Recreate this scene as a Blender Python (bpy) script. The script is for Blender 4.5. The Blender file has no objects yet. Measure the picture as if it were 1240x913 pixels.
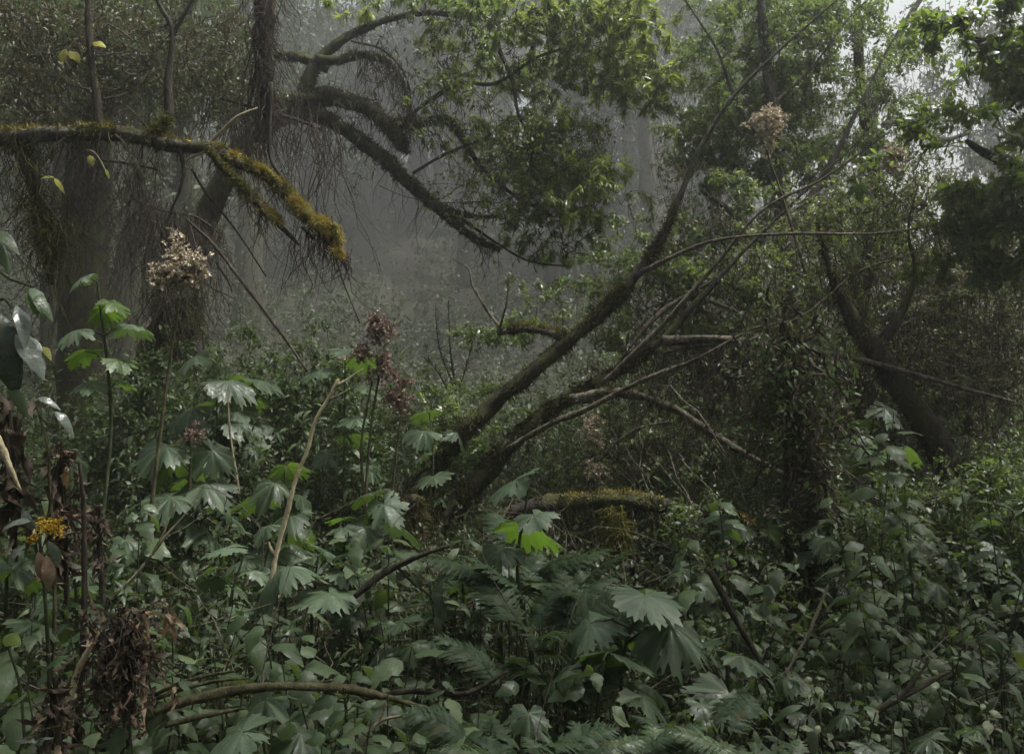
import bpy, math, random
import numpy as np
from mathutils import Vector, Matrix

# ------------------------------------------------------------------ camera, sky, sun, exposure
scene = bpy.context.scene
COL = scene.collection
F, CX, CY, CAMZ = 1032.0, 620.0, 456.5, 1.6          # focal length in photo pixels, centre, eye height
cd = bpy.data.cameras.new('camera')
cam = bpy.data.objects.new('camera', cd)
COL.objects.link(cam)
cd.sensor_fit = 'HORIZONTAL'
cd.sensor_width = 36.0
cd.lens = 36.0 * F / 1240.0
cd.clip_start, cd.clip_end = 0.05, 600.0
cam.location = (0, 0, CAMZ)
cam.rotation_euler = (math.radians(90), 0, 0)
scene.camera = cam

SUN_EL, SUN_AZ = math.radians(66), math.radians(92)    # azimuth from +Y towards +X
w = bpy.data.worlds.new('World')
scene.world = w
w.use_nodes = True
wn, wl = w.node_tree.nodes, w.node_tree.links
sky = wn.new('ShaderNodeTexSky')
sky.sky_type = 'NISHITA'
sky.sun_disc = False
sky.sun_elevation = SUN_EL
sky.sun_rotation = SUN_AZ
sky.air_density, sky.dust_density, sky.ozone_density = 2.0, 6.0, 1.0
hsv = wn.new('ShaderNodeHueSaturation')
hsv.inputs['Saturation'].default_value = 0.5         # overcast: the cloud deck takes the blue out
bg = wn['Background']
bg.inputs['Strength'].default_value = 0.085
wl.new(sky.outputs['Color'], hsv.inputs['Color'])
wl.new(hsv.outputs['Color'], bg.inputs['Color'])

sd = bpy.data.lights.new('sun', 'SUN')
sd.energy, sd.angle, sd.color = 5.0, math.radians(7), (1.0, 0.98, 0.94)
sun = bpy.data.objects.new('sun', sd)
COL.objects.link(sun)
sv = Vector((math.sin(SUN_AZ) * math.cos(SUN_EL), math.cos(SUN_AZ) * math.cos(SUN_EL), math.sin(SUN_EL)))
sun.rotation_euler = sv.to_track_quat('Z', 'Y').to_euler()

scene.view_settings.view_transform = 'Standard'
scene.view_settings.look = 'None'
scene.view_settings.gamma = 1.0
scene.view_settings.exposure = 0.74
c = scene.cycles
c.use_denoising = True
c.max_bounces, c.diffuse_bounces, c.glossy_bounces, c.transmission_bounces = 5, 2, 2, 2
c.volume_bounces, c.transparent_max_bounces = 2, 4
c.sample_clamp_indirect = 6.0

HAZE_DENSITY = 0.0062

# ------------------------------------------------------------------ helpers
rng = np.random.default_rng(11)
random.seed(11)


def P(px, py, Y):
    """the point at depth Y metres seen at photo pixel (px, py)"""
    return np.array([(px - CX) / F * Y, Y, CAMZ - (py - CY) / F * Y])


def PX(n, Y):
    return n / F * Y


def unit(a):
    return a / np.maximum(np.linalg.norm(a, axis=-1, keepdims=True), 1e-9)


def smooth(a, b, x):
    t = np.clip((x - a) / (b - a), 0, 1)
    return t * t * (3 - 2 * t)


def ground_z(x, y):
    x, y = np.asarray(x, float), np.asarray(y, float)
    d = np.hypot(x, y)
    az = np.arctan2(x, y)
    gap = smooth(0.22, 0.42, az) * (1 - smooth(0.9, 1.3, az))
    amp = 27.0 * (1 - 0.85 * gap)
    bumps = 0.05 * np.sin(x * 1.7 + 0.6) * np.cos(y * 1.3) + 0.04 * np.sin(x * 3.1 - y * 2.3)
    return bumps + amp * smooth(17, 110, d) + 0.5 * np.sin(x * 0.21) * np.cos(y * 0.17) * smooth(12, 30, d)


class Geo:
    """collects vertices and faces and links them as ONE mesh object"""

    def __init__(self):
        self.v, self.t, self.q, self.a, self.n = [], [], [], [], 0

    def add(self, v, t=None, q=None, attr=None):
        v = np.asarray(v, np.float32).reshape(-1, 3)
        if t is not None and len(t):
            self.t.append(np.asarray(t, np.int64).reshape(-1, 3) + self.n)
        if q is not None and len(q):
            self.q.append(np.asarray(q, np.int64).reshape(-1, 4) + self.n)
        self.v.append(v)
        if attr is not None:
            self.a.append(np.asarray(attr, np.float32))
        self.n += len(v)
        return self

    def mesh(self, name, mat, flat=False):
        me = bpy.data.meshes.new(name)
        v = np.concatenate(self.v) if self.v else np.zeros((0, 3), np.float32)
        t = np.concatenate(self.t) if self.t else np.zeros((0, 3), np.int64)
        q = np.concatenate(self.q) if self.q else np.zeros((0, 4), np.int64)
        me.vertices.add(len(v))
        me.vertices.foreach_set('co', v.ravel())
        loops = np.concatenate([t.ravel(), q.ravel()]).astype(np.int32)
        me.loops.add(len(loops))
        me.loops.foreach_set('vertex_index', loops)
        starts = np.concatenate([np.arange(len(t)) * 3, len(t) * 3 + np.arange(len(q)) * 4]).astype(np.int32)
        me.polygons.add(len(starts))
        me.polygons.foreach_set('loop_start', starts)
        if not flat:
            me.polygons.foreach_set('use_smooth', np.ones(len(starts), bool))
        if self.a:
            at = me.attributes.new('vein', 'FLOAT', 'POINT')
            at.data.foreach_set('value', np.concatenate(self.a))
        me.update(calc_edges=True)
        if mat:
            me.materials.append(mat)
        return me

    def build(self, name, mat, parent=None, kind=None, origin=None, flat=False):
        o = bpy.data.objects.new(name, self.mesh(name, mat, flat))
        COL.objects.link(o)
        if parent is not None:
            o.parent = parent
            if parent.parent is None:                  # a piece of a part already stands in the thing's space
                o.matrix_basis = Matrix.Translation(-Vector(parent.location))
        if kind:
            o['kind'] = kind
        return o


def thing(name, label, cat, base, group=None):
    o = bpy.data.objects.new(name, None)
    o.empty_display_size = 0.1
    COL.objects.link(o)
    o.location = tuple(float(q) for q in base)
    o['label'], o['category'] = label, cat
    if group:
        o['group'] = group
    return o


def part(name, me, parent, M, kind=None):
    """a piece in its parent's own space"""
    o = bpy.data.objects.new(name, me)
    COL.objects.link(o)
    o.parent = parent
    o.matrix_basis = M
    if kind:
        o['kind'] = kind
    return o


def frame(pos, d, up, s=1.0):
    """matrix: +Y along d, +Z near up, at pos"""
    y = Vector(d).normalized()
    x = y.cross(Vector(up))
    if x.length < 1e-4:
        x = y.cross(Vector((0.3, 0.9, 0.1)))
    x.normalize()
    z = x.cross(y)
    M = Matrix((x, y, z)).transposed().to_4x4() @ Matrix.Scale(s, 4)
    M.translation = Vector(pos)
    return M


def smooth_path(pts, n=6):
    """Catmull-Rom through rows of any width (x, y, z, r)"""
    p = np.asarray(pts, float)
    p = np.vstack([2 * p[0] - p[1], p, 2 * p[-1] - p[-2]])
    out = []
    for i in range(1, len(p) - 2):
        a, b, cc, d = p[i - 1], p[i], p[i + 1], p[i + 2]
        for k in range(n):
            t = k / n
            out.append(0.5 * (2 * b + (cc - a) * t + (2 * a - 5 * b + 4 * cc - d) * t * t + (3 * b - a - 3 * cc + d) * t ** 3))
    out.append(p[-2])
    out = np.array(out)
    out[:, 3] = np.maximum(out[:, 3], 0.002)
    return out


def px_path(pts, Y, n=6):
    """rows (px, py, r[, Y]) -> smooth rows (x, y, z, r)"""
    rows = [np.append(P(p[0], p[1], p[3] if len(p) > 3 else Y), p[2]) for p in pts]
    return smooth_path(rows, n)


def tubes(B, R, sides=4):
    """many tubes of the same number of points: B (N,S,3), R (N,S)"""
    N, S, _ = B.shape
    T = np.gradient(B, axis=1)
    T = unit(T)
    ref = np.where(np.abs(T[..., 2:3]) > 0.8, np.array([1.0, 0.2, 0]), np.array([0.1, 0.2, 1.0]))
    X = unit(np.cross(T, ref))
    Z = np.cross(X, T)
    a = np.arange(sides) / sides * 2 * math.pi
    V = B[:, :, None, :] + R[:, :, None, None] * (np.cos(a)[None, None, :, None] * X[:, :, None, :] + np.sin(a)[None, None, :, None] * Z[:, :, None, :])
    idx = np.arange(N * S * sides).reshape(N, S, sides)
    r = np.roll(idx, -1, axis=2)
    q = np.stack([idx[:, :-1], r[:, :-1], r[:, 1:], idx[:, 1:]], axis=-1).reshape(-1, 4)
    return V.reshape(-1, 3), q


def limb(path, sides=12, rough=0.12, seed=0):
    """one stem with a lumpy, slightly fluted surface and closed ends"""
    g = np.random.default_rng(seed)
    B, R = path[None, :, :3], path[None, :, 3]
    V, q = tubes(B, R, sides)
    V = V.reshape(len(path), sides, 3)
    cen = path[:, None, :3]
    s = np.cumsum(np.append(0, np.linalg.norm(np.diff(path[:, :3], axis=0), axis=1)))
    a = np.arange(sides) / sides * 2 * math.pi
    m = np.zeros((len(path), sides))
    for k in range(5):
        m += np.sin(s[:, None] * g.uniform(4, 22) + a[None] * g.integers(1, 4) + g.uniform(0, 6)) / 5
    m += g.normal(0, 0.25, m.shape)
    V = cen + (V - cen) * (1 + rough * m[..., None] * 1.4)
    geo = Geo()
    n = len(path) * sides
    V = np.vstack([V.reshape(-1, 3), path[0, :3], path[-1, :3]])
    k = np.arange(sides)
    t0 = np.stack([np.full(sides, n), np.roll(k, -1), k], 1)
    e = n - sides
    t1 = np.stack([np.full(sides, n + 1), e + k, e + np.roll(k, -1)], 1)
    geo.add(V, np.vstack([t0, t1]), q)
    return geo


def strands(starts, lens, r=0.004, segs=5, wob=0.06, d0=None, grav=1.0, sides=3, g=None):
    """thin hanging or reaching stems; returns points (N, S, 3) and radii"""
    g = g or rng
    N = len(starts)
    d = np.tile(np.array([0, 0, -1.0]), (N, 1)) if d0 is None else unit(np.asarray(d0, float))
    pts = [np.asarray(starts, float)]
    step = (np.asarray(lens) / segs)[:, None]
    for k in range(segs):
        d = unit(d + g.normal(0, wob * 4, (N, 3)) * np.array([1, 1, 0.5]) + np.array([0, 0, -0.25 * grav]))
        pts.append(pts[-1] + d * step)
    B = np.stack(pts, 1)
    R = np.asarray(r).reshape(-1, 1) * np.linspace(1, 0.35, segs + 1)[None] * np.ones((N, 1))
    return B, R


def along(path, n, g=None, lo=0.0, hi=1.0):
    """n random points on a path (x, y, z, r): point, tangent, radius"""
    g = g or rng
    t = g.uniform(lo, hi, n) * (len(path) - 1.001)
    i = t.astype(int)
    f = (t - i)[:, None]
    p = path[i] * (1 - f) + path[i + 1] * f
    return p[:, :3], unit(path[i + 1, :3] - path[i, :3]), p[:, 3]


def scatter(geo, T, pos, d, up, s):
    """copies of a template: +Y along d, +Z near up"""
    v, t, q = T
    y = unit(d)
    x = unit(np.cross(y, up))
    z = np.cross(x, y)
    R = np.stack([x, y, z], axis=2)
    s = np.asarray(s, float)
    s = s[:, None, None] if s.ndim == 1 else s[:, None, :]
    V = pos[:, None, :] + np.einsum('nij,nvj->nvi', R, v[None] * s)
    off = (np.arange(len(pos)) * len(v))[:, None, None]
    geo.add(V, (t[None] + off) if len(t) else None, (q[None] + off) if len(q) else None)


# ------------------------------------------------------------------ leaf shapes
E3, E4 = np.zeros((0, 3), int), np.zeros((0, 4), int)


def small_leaf(width=0.42, fold=0.18, droop=0.15):
    v = np.array([[0, 0, 0], [-width / 2, .42, fold * width], [0, .45, 0], [width / 2, .42, fold * width], [0, 1, -droop]], float)
    return v, np.array([[0, 2, 1], [0, 3, 2], [1, 2, 4], [2, 3, 4]]), E4


def blade(n=5, width=0.3, fold=0.25, droop=0.35, peak=0.4, teeth=0.0, wave=0.0, seed=0, rows=1):
    """leaf with n sections along it, folded on the midrib, optional teeth"""
    g = np.random.default_rng(seed)
    ts = np.linspace(0, 1, n + 1)
    V = []
    m = 2 * rows + 1
    for i, t in enumerate(ts):
        u = t / peak * 0.5 if t < peak else 0.5 + (t - peak) / (1 - peak) * 0.5
        wd = width / 2 * math.sin(math.pi * min(max(u, 0.02), 0.985)) ** 0.85
        if teeth:
            wd *= 1 + (teeth if i % 2 else -teeth) * (0 < i < n)
        z0 = -droop * t * t + 0.06 * math.sin(t * 3)
        for k in range(-rows, rows + 1):
            f = k / rows
            V.append([wd * f, t - 0.05 * abs(f) * teeth, z0 + fold * wd * abs(f) ** 0.8 - 0.25 * wd * f * f + wave * wd * math.sin(t * 11 + 2 * f + seed) * abs(f) + g.normal(0, 0.008)])
    Q = [[i * m + j, i * m + j + 1, (i + 1) * m + j + 1, (i + 1) * m + j] for i in range(n) for j in range(m - 1)]
    return np.array(V), E3, np.array(Q)


def lobed(seed=0, lobes=7, depth=0.34, M=9, cup=0.25):
    """broad palmate leaf, toothed lobes, ribs sunk along the veins; petiole at the origin, tip along +Y; size 1 across"""
    g = np.random.default_rng(seed)
    na = lobes * M + 1
    a0 = math.radians(158)
    th = np.linspace(-a0, a0, na)
    ph = (np.arange(na) % M) / M
    lob = np.abs(np.cos(math.pi * np.arange(na) / M)) if False else 0.5 + 0.5 * np.cos(2 * math.pi * (np.arange(na) / M - 0.5))
    vein = lob > 0.93
    lobe_i = np.minimum(np.arange(na) // M, lobes - 1)
    lsz = (1 + g.normal(0, 0.08, lobes))[lobe_i]
    r = (1 - depth + depth * lob ** 0.8) * (0.72 + 0.28 * np.cos(th * 0.55)) * lsz
    r *= 1 + 0.075 * np.where(np.arange(na) % 2, 1, -1) + g.normal(0, 0.02, na)
    rings = [0.22, 0.5, 0.78, 1.0]
    V, A = [[0, 0, 0]], [0.6]
    ph1, ph2 = g.uniform(0, 6, 2)
    dz = g.uniform(0.15, 0.34)
    for q in rings:
        for i in range(na):
            rr = r[i] * q * 0.62
            x, y = rr * math.sin(th[i]), rr * math.cos(th[i])
            z = -dz * (rr ** 1.6) * 1.3 + cup * 0.12 * (1 - lob[i]) * q * 0.5 - 0.25 * max(y, 0) ** 2
            z += 0.035 * q * math.sin(th[i] * 2.3 + ph1) + 0.03 * q * q * math.sin(th[i] * 5 + ph2) + g.normal(0, 0.008) * q
            V.append([x, y, z])
            A.append(1.0 if vein[i] else 0.0)
    t = [[0, 1 + i + 1, 1 + i] for i in range(na - 1)]
    Q = []
    for k in range(len(rings) - 1):
        b0, b1 = 1 + k * na, 1 + (k + 1) * na
        Q += [[b0 + i, b0 + i + 1, b1 + i + 1, b1 + i] for i in range(na - 1)]
    return np.array(V), np.array(t), np.array(Q), np.array(A)


def frond(seed=0, pairs=12, width=0.42):
    """pinnate fern or tansy-like frond made of toothed leaflets, length 1 along +Y"""
    g = np.random.default_rng(seed)
    geo = Geo()
    pos, d, up, s = [], [], [], []
    for i in range(pairs):
        t = 0.14 + 0.84 * i / pairs
        L = width * math.sin(math.pi * (0.18 + 0.8 * t)) ** 0.9 + 0.03
        for sx in (-1, 1):
            pos.append([0, t, -0.35 * t * t + .08 * t])
            d.append([sx, 0.55 + 0.3 * t, -0.25 + g.normal(0, 0.12)])
            up.append([g.normal(0, 0.15), g.normal(0, 0.15), 1])
            s.append([L * 0.95, L, L])
    pos.append([0, .97, -.27]); d.append([0, 1, -.5]); up.append([0, 0, 1]); s.append([.07, .1, .1])
    scatter(geo, blade(6, 0.24, 0.15, 0.25, 0.3, 0.35), np.array(pos), np.array(d, float), np.array(up, float), np.array(s))
    B = np.array([[[0, t, -0.35 * t * t + .08 * t] for t in np.linspace(-0.25, 1, 7)]])
    V, q = tubes(B, np.full((1, 7), 0.007), 3)
    geo.add(V, None, q)
    return np.concatenate(geo.v), E3, np.concatenate(geo.q)


# ------------------------------------------------------------------ materials
def new_mat(name):
    m = bpy.data.materials.new(name)
    m.use_nodes = True
    nt = m.node_tree
    return m, nt.nodes, nt.links, nt.nodes['Principled BSDF'], nt.nodes['Material Output']


def ramp(n, cols, pos=None):
    r = n.new('ShaderNodeValToRGB')
    el = r.color_ramp.elements
    while len(el) < len(cols):
        el.new(0.5)
    for i, cc in enumerate(cols):
        el[i].position = pos[i] if pos else i / (len(cols) - 1)
        el[i].color = (*cc, 1)
    return r


def leaf_mat(name, cols, trans=(0.16, 0.26, 0.03), tfac=0.3, rough=0.5, spec=0.3, blotch=14.0, vein=None, holes=False):
    m, n, l, bs, out = new_mat(name)
    oi, ge = n.new('ShaderNodeObjectInfo'), n.new('ShaderNodeNewGeometry')
    ad = n.new('ShaderNodeMath'); ad.operation = 'ADD'
    fr = n.new('ShaderNodeMath'); fr.operation = 'FRACT'
    l.new(oi.outputs['Random'], ad.inputs[0])
    l.new(ge.outputs['Random Per Island'], ad.inputs[1])
    l.new(ad.outputs[0], fr.inputs[0])
    rp = ramp(n, cols)
    l.new(fr.outputs[0], rp.inputs[0])
    nz = n.new('ShaderNodeTexNoise')
    nz.inputs['Scale'].default_value = blotch
    nz.inputs['Detail'].default_value = 4
    l.new(ge.outputs['Position'], nz.inputs['Vector'])
    mr = n.new('ShaderNodeMapRange')
    mr.inputs['From Min'].default_value, mr.inputs['From Max'].default_value = 0.3, 0.7
    mr.inputs['To Min'].default_value, mr.inputs['To Max'].default_value = 0.65, 1.3
    l.new(nz.outputs['Fac'], mr.inputs['Value'])
    mx = n.new('ShaderNodeVectorMath'); mx.operation = 'SCALE'
    l.new(rp.outputs['Color'], mx.inputs[0])
    l.new(mr.outputs[0], mx.inputs['Scale'])
    col = mx.outputs[0]
    if vein:
        at = n.new('ShaderNodeAttribute'); at.attribute_name = 'vein'
        vm = n.new('ShaderNodeMix'); vm.data_type = 'RGBA'
        pw = n.new('ShaderNodeMath'); pw.operation = 'MULTIPLY'
        l.new(at.outputs['Fac'], pw.inputs[0]); pw.inputs[1].default_value = 0.8
        l.new(pw.outputs[0], vm.inputs['Factor'])
        l.new(col, vm.inputs['A'])
        vm.inputs['B'].default_value = (*vein, 1)
        col = vm.outputs['Result']
    n3 = n.new('ShaderNodeTexNoise')
    n3.inputs['Scale'].default_value = 38; n3.inputs['Detail'].default_value = 5
    l.new(ge.outputs['Position'], n3.inputs['Vector'])
    m3 = n.new('ShaderNodeMapRange')
    m3.inputs['From Min'].default_value, m3.inputs['From Max'].default_value = 0.6, 0.7
    m3.inputs['To Max'].default_value = 0.7
    l.new(n3.outputs['Fac'], m3.inputs['Value'])
    m4 = n.new('ShaderNodeMix'); m4.data_type = 'RGBA'
    l.new(m3.outputs[0], m4.inputs['Factor']); l.new(col, m4.inputs['A'])
    m4.inputs['B'].default_value = (0.085, 0.06, 0.025, 1)
    col = m4.outputs['Result']
    l.new(col, bs.inputs['Base Color'])
    m5 = n.new('ShaderNodeMapRange')
    m5.inputs['From Min'].default_value, m5.inputs['From Max'].default_value = 0.35, 0.65
    m5.inputs['To Min'].default_value, m5.inputs['To Max'].default_value = rough - .17, rough + .15
    l.new(n3.outputs['Fac'], m5.inputs['Value'])
    l.new(m5.outputs[0], bs.inputs['Roughness'])
    bs.inputs['Specular IOR Level'].default_value = spec
    bp = n.new('ShaderNodeBump')
    bp.inputs['Strength'].default_value = 0.3
    bp.inputs['Distance'].default_value = 0.006
    n2 = n.new('ShaderNodeTexNoise'); n2.inputs['Scale'].default_value = 90
    l.new(ge.outputs['Position'], n2.inputs['Vector'])
    l.new(n2.outputs['Fac'], bp.inputs['Height'])
    l.new(bp.outputs[0], bs.inputs['Normal'])
    if tfac:
        tr = n.new('ShaderNodeBsdfTranslucent')
        tr.inputs['Color'].default_value = (*trans, 1)
        ms = n.new('ShaderNodeMixShader')
        ms.inputs[0].default_value = tfac
        l.new(bs.outputs[0], ms.inputs[1]); l.new(tr.outputs[0], ms.inputs[2])
        l.new(ms.outputs[0], out.inputs['Surface'])
    return m


def bark_mat(name, dark, light, moss=None, scale=9.0, rough=0.9, amount=0.5, stretch=(1, 1, 0.35)):
    m, n, l, bs, out = new_mat(name)
    ge = n.new('ShaderNodeNewGeometry')
    mp = n.new('ShaderNodeMapping'); mp.inputs['Scale'].default_value = stretch
    l.new(ge.outputs['Position'], mp.inputs['Vector'])
    n1 = n.new('ShaderNodeTexNoise')
    n1.inputs['Scale'].default_value = scale * 3; n1.inputs['Detail'].default_value = 8; n1.inputs['Roughness'].default_value = 0.7
    l.new(mp.outputs[0], n1.inputs['Vector'])
    rp = ramp(n, [dark, dark, light], [0, 0.42, 0.75])
    l.new(n1.outputs['Fac'], rp.inputs[0])
    col = rp.outputs['Color']
    if moss:
        n2 = n.new('ShaderNodeTexNoise')
        n2.inputs['Scale'].default_value = scale * 0.6; n2.inputs['Detail'].default_value = 6; n2.inputs['Roughness'].default_value = 0.65
        l.new(ge.outputs['Position'], n2.inputs['Vector'])
        mr = n.new('ShaderNodeMapRange')
        mr.inputs['From Min'].default_value, mr.inputs['From Max'].default_value = 0.62 - amount * 0.3, 0.75 - amount * 0.3
        l.new(n2.outputs['Fac'], mr.inputs['Value'])
        mx = n.new('ShaderNodeMix'); mx.data_type = 'RGBA'
        l.new(mr.outputs[0], mx.inputs['Factor']); l.new(col, mx.inputs['A'])
        mx.inputs['B'].default_value = (*moss, 1)
        col = mx.outputs['Result']
    l.new(col, bs.inputs['Base Color'])
    bs.inputs['Roughness'].default_value = rough
    bs.inputs['Specular IOR Level'].default_value = 0.25
    bp = n.new('ShaderNodeBump'); bp.inputs['Strength'].default_value = 0.9; bp.inputs['Distance'].default_value = 0.03
    l.new(n1.outputs['Fac'], bp.inputs['Height'])
    l.new(bp.outputs[0], bs.inputs['Normal'])
    return m


def G(*h):
    """sRGB 0-255 -> linear"""
    return tuple((x / 255 / 12.92) if x / 255 < 0.04045 else ((x / 255 + 0.055) / 1.055) ** 2.4 for x in h)


M = {}
M['soil'] = bark_mat('soil', (0.012, 0.010, 0.007), (0.045, 0.035, 0.022), (0.03, 0.036, 0.014), 2.0, amount=0.5, stretch=(1, 1, 1))
M['bark_dark'] = bark_mat('dark_bark', (0.016, 0.013, 0.010), (0.085, 0.075, 0.06), (0.045, 0.05, 0.014), 8, amount=0.6)
M['bark_grey'] = bark_mat('grey_bark', (0.03, 0.027, 0.022), (0.17, 0.16, 0.13), (0.06, 0.062, 0.02), 9, amount=0.3)
M['twig_pale'] = bark_mat('lichen_twig', (0.05, 0.043, 0.03), (0.24, 0.21, 0.16), (0.07, 0.075, 0.03), 10, amount=0.2)
M['twig'] = bark_mat('twig_bark', (0.022, 0.018, 0.013), (0.09, 0.075, 0.055), (0.05, 0.052, 0.02), 10, amount=0.25)
M['root'] = bark_mat('hanging_root', (0.03, 0.023, 0.016), (0.13, 0.105, 0.08), None, 12)
M['pale_stem'] = bark_mat('bleached_stem', (0.46, 0.39, 0.23), (0.8, 0.72, 0.5), None, 12)
M['pale_twig'] = bark_mat('pale_twig', (0.20, 0.17, 0.11), (0.46, 0.41, 0.28), None, 12)
M['green_stem'] = bark_mat('green_stem', (0.035, 0.05, 0.022), (0.085, 0.10, 0.045), None, 12)
M['brown_stem'] = bark_mat('fallen_stem', (0.05, 0.045, 0.022), (0.17, 0.16, 0.085), None, 9)
M['moss_gold'] = leaf_mat('golden_moss', [(0.15, 0.14, 0.03), (0.36, 0.30, 0.07), (0.22, 0.21, 0.05), (0.58, 0.48, 0.18)], (0.3, 0.2, 0.03), 0.25, 0.9, 0.1, 8)
M['moss_olive'] = leaf_mat('olive_moss', [(0.05, 0.05, 0.013), (0.11, 0.10, 0.022), (0.08, 0.085, 0.02), (0.18, 0.15, 0.04)], (0.12, 0.12, 0.02), 0.2, 0.9, 0.1, 6)
M['moss_dark'] = leaf_mat('dark_moss', [(0.022, 0.02, 0.009), (0.045, 0.04, 0.014), (0.03, 0.034, 0.012), (0.06, 0.05, 0.02)], (0.06, 0.06, 0.015), 0.15, 0.9, 0.1, 6)
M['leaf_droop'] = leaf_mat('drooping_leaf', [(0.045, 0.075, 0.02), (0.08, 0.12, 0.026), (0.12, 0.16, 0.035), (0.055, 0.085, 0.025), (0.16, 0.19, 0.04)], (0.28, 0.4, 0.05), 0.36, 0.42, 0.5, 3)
M['leaf_small'] = leaf_mat('small_leaf', [(0.05, 0.082, 0.032), (0.08, 0.12, 0.05), (0.06, 0.09, 0.034), (0.16, 0.19, 0.10), (0.07, 0.08, 0.04)], (0.24, 0.34, 0.07), 0.33, 0.45, 0.5, 3)  # palest tone is raised to stand in for leaf glints
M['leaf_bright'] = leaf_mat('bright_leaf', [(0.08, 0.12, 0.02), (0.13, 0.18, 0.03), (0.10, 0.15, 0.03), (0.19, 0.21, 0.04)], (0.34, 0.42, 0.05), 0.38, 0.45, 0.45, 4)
M['leaf_dull'] = leaf_mat('dull_brown_leaf', [(0.055, 0.05, 0.028), (0.085, 0.075, 0.04), (0.05, 0.065, 0.03), (0.12, 0.105, 0.065), (0.07, 0.08, 0.035)], (0.13, 0.11, 0.04), 0.25, 0.5, 0.4, 3)
M['leaf_glossy'] = leaf_mat('glossy_leaf', [(0.03, 0.055, 0.016), (0.045, 0.075, 0.022), (0.06, 0.095, 0.026), (0.035, 0.06, 0.022)], (0.26, 0.38, 0.05), 0.36, 0.34, 0.5, 4)
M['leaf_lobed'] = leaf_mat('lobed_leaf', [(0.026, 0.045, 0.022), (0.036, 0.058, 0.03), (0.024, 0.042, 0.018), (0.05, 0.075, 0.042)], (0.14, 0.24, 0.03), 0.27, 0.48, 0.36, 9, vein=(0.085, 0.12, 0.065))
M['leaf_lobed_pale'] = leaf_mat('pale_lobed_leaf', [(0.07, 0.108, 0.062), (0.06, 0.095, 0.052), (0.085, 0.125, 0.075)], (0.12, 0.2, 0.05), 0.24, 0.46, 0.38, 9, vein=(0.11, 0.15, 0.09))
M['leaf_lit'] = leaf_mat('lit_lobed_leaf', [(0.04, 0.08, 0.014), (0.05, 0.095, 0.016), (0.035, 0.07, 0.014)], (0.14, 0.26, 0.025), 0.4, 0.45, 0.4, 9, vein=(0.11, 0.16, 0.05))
M['leaf_herb'] = leaf_mat('herb_leaf', [(0.035, 0.06, 0.024), (0.055, 0.086, 0.036), (0.03, 0.052, 0.022), (0.095, 0.13, 0.062), (0.042, 0.068, 0.032)], (0.16, 0.25, 0.05), 0.27, 0.5, 0.33, 12)
M['leaf_shrub'] = leaf_mat('shrub_leaf', [(0.028, 0.05, 0.018), (0.04, 0.066, 0.024), (0.065, 0.095, 0.04), (0.034, 0.058, 0.02)], (0.13, 0.2, 0.04), 0.24, 0.52, 0.3, 8)
M['leaf_fern'] = leaf_mat('fern_leaf', [(0.024, 0.042, 0.02), (0.036, 0.058, 0.028), (0.026, 0.046, 0.022)], (0.12, 0.19, 0.05), 0.25, 0.6, 0.2, 8)
M['leaf_mist'] = leaf_mat('forest_leaf', [(0.035, 0.05, 0.025), (0.05, 0.065, 0.03), (0.04, 0.055, 0.03)], (0.09, 0.13, 0.04), 0.2, 0.6, 0.3, 0.7)
M['leaf_cover'] = leaf_mat('ground_cover_leaf', [(0.022, 0.036, 0.014), (0.034, 0.054, 0.022), (0.055, 0.08, 0.036), (0.028, 0.036, 0.016), (0.045, 0.05, 0.024)], (0.12, 0.18, 0.035), 0.2, 0.52, 0.3, 3)
M['leaf_grey'] = leaf_mat('grey_green_leaf', [(0.12, 0.15, 0.12), (0.15, 0.18, 0.145), (0.10, 0.13, 0.10)], (0.15, 0.2, 0.1), 0.2, 0.35, 0.6, 14)
M['leaf_dark'] = leaf_mat('dark_leaf', [(0.02, 0.035, 0.024), (0.025, 0.04, 0.028)], (0.06, 0.1, 0.04), 0.15, 0.3, 0.6, 14)
M['leaf_yellow'] = leaf_mat('yellowed_leaf', [(0.35, 0.30, 0.04), (0.28, 0.28, 0.05), (0.22, 0.24, 0.04)], (0.4, 0.36, 0.05), 0.35, 0.5, 0.4, 14)
M['leaf_dead'] = leaf_mat('dead_leaf', [(0.055, 0.042, 0.03), (0.085, 0.065, 0.048), (0.04, 0.03, 0.023), (0.15, 0.12, 0.09)], (0.10, 0.07, 0.04), 0.15, 0.75, 0.2, 12)
M['leaf_dead_pale'] = leaf_mat('bleached_dead_leaf', [(0.32, 0.22, 0.15), (0.25, 0.18, 0.12), (0.40, 0.30, 0.21)], (0.3, 0.2, 0.1), 0.2, 0.7, 0.2, 12)
M['floret'] = leaf_mat('cream_floret', [(0.55, 0.49, 0.38), (0.68, 0.63, 0.52), (0.40, 0.32, 0.24), (0.22, 0.15, 0.10)], (0.4, 0.34, 0.2), 0.25, 0.8, 0.1, 20)
M['floret_brown'] = leaf_mat('brown_floret', [(0.2, 0.14, 0.11), (0.30, 0.22, 0.18), (0.13, 0.09, 0.07), (0.50, 0.42, 0.35)], (0.25, 0.16, 0.12), 0.2, 0.8, 0.1, 20)
M['floret_yellow'] = leaf_mat('yellow_floret', [(0.5, 0.33, 0.02), (0.38, 0.24, 0.02), (0.55, 0.4, 0.05)], (0.5, 0.35, 0.04), 0.25, 0.7, 0.2, 20)

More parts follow.
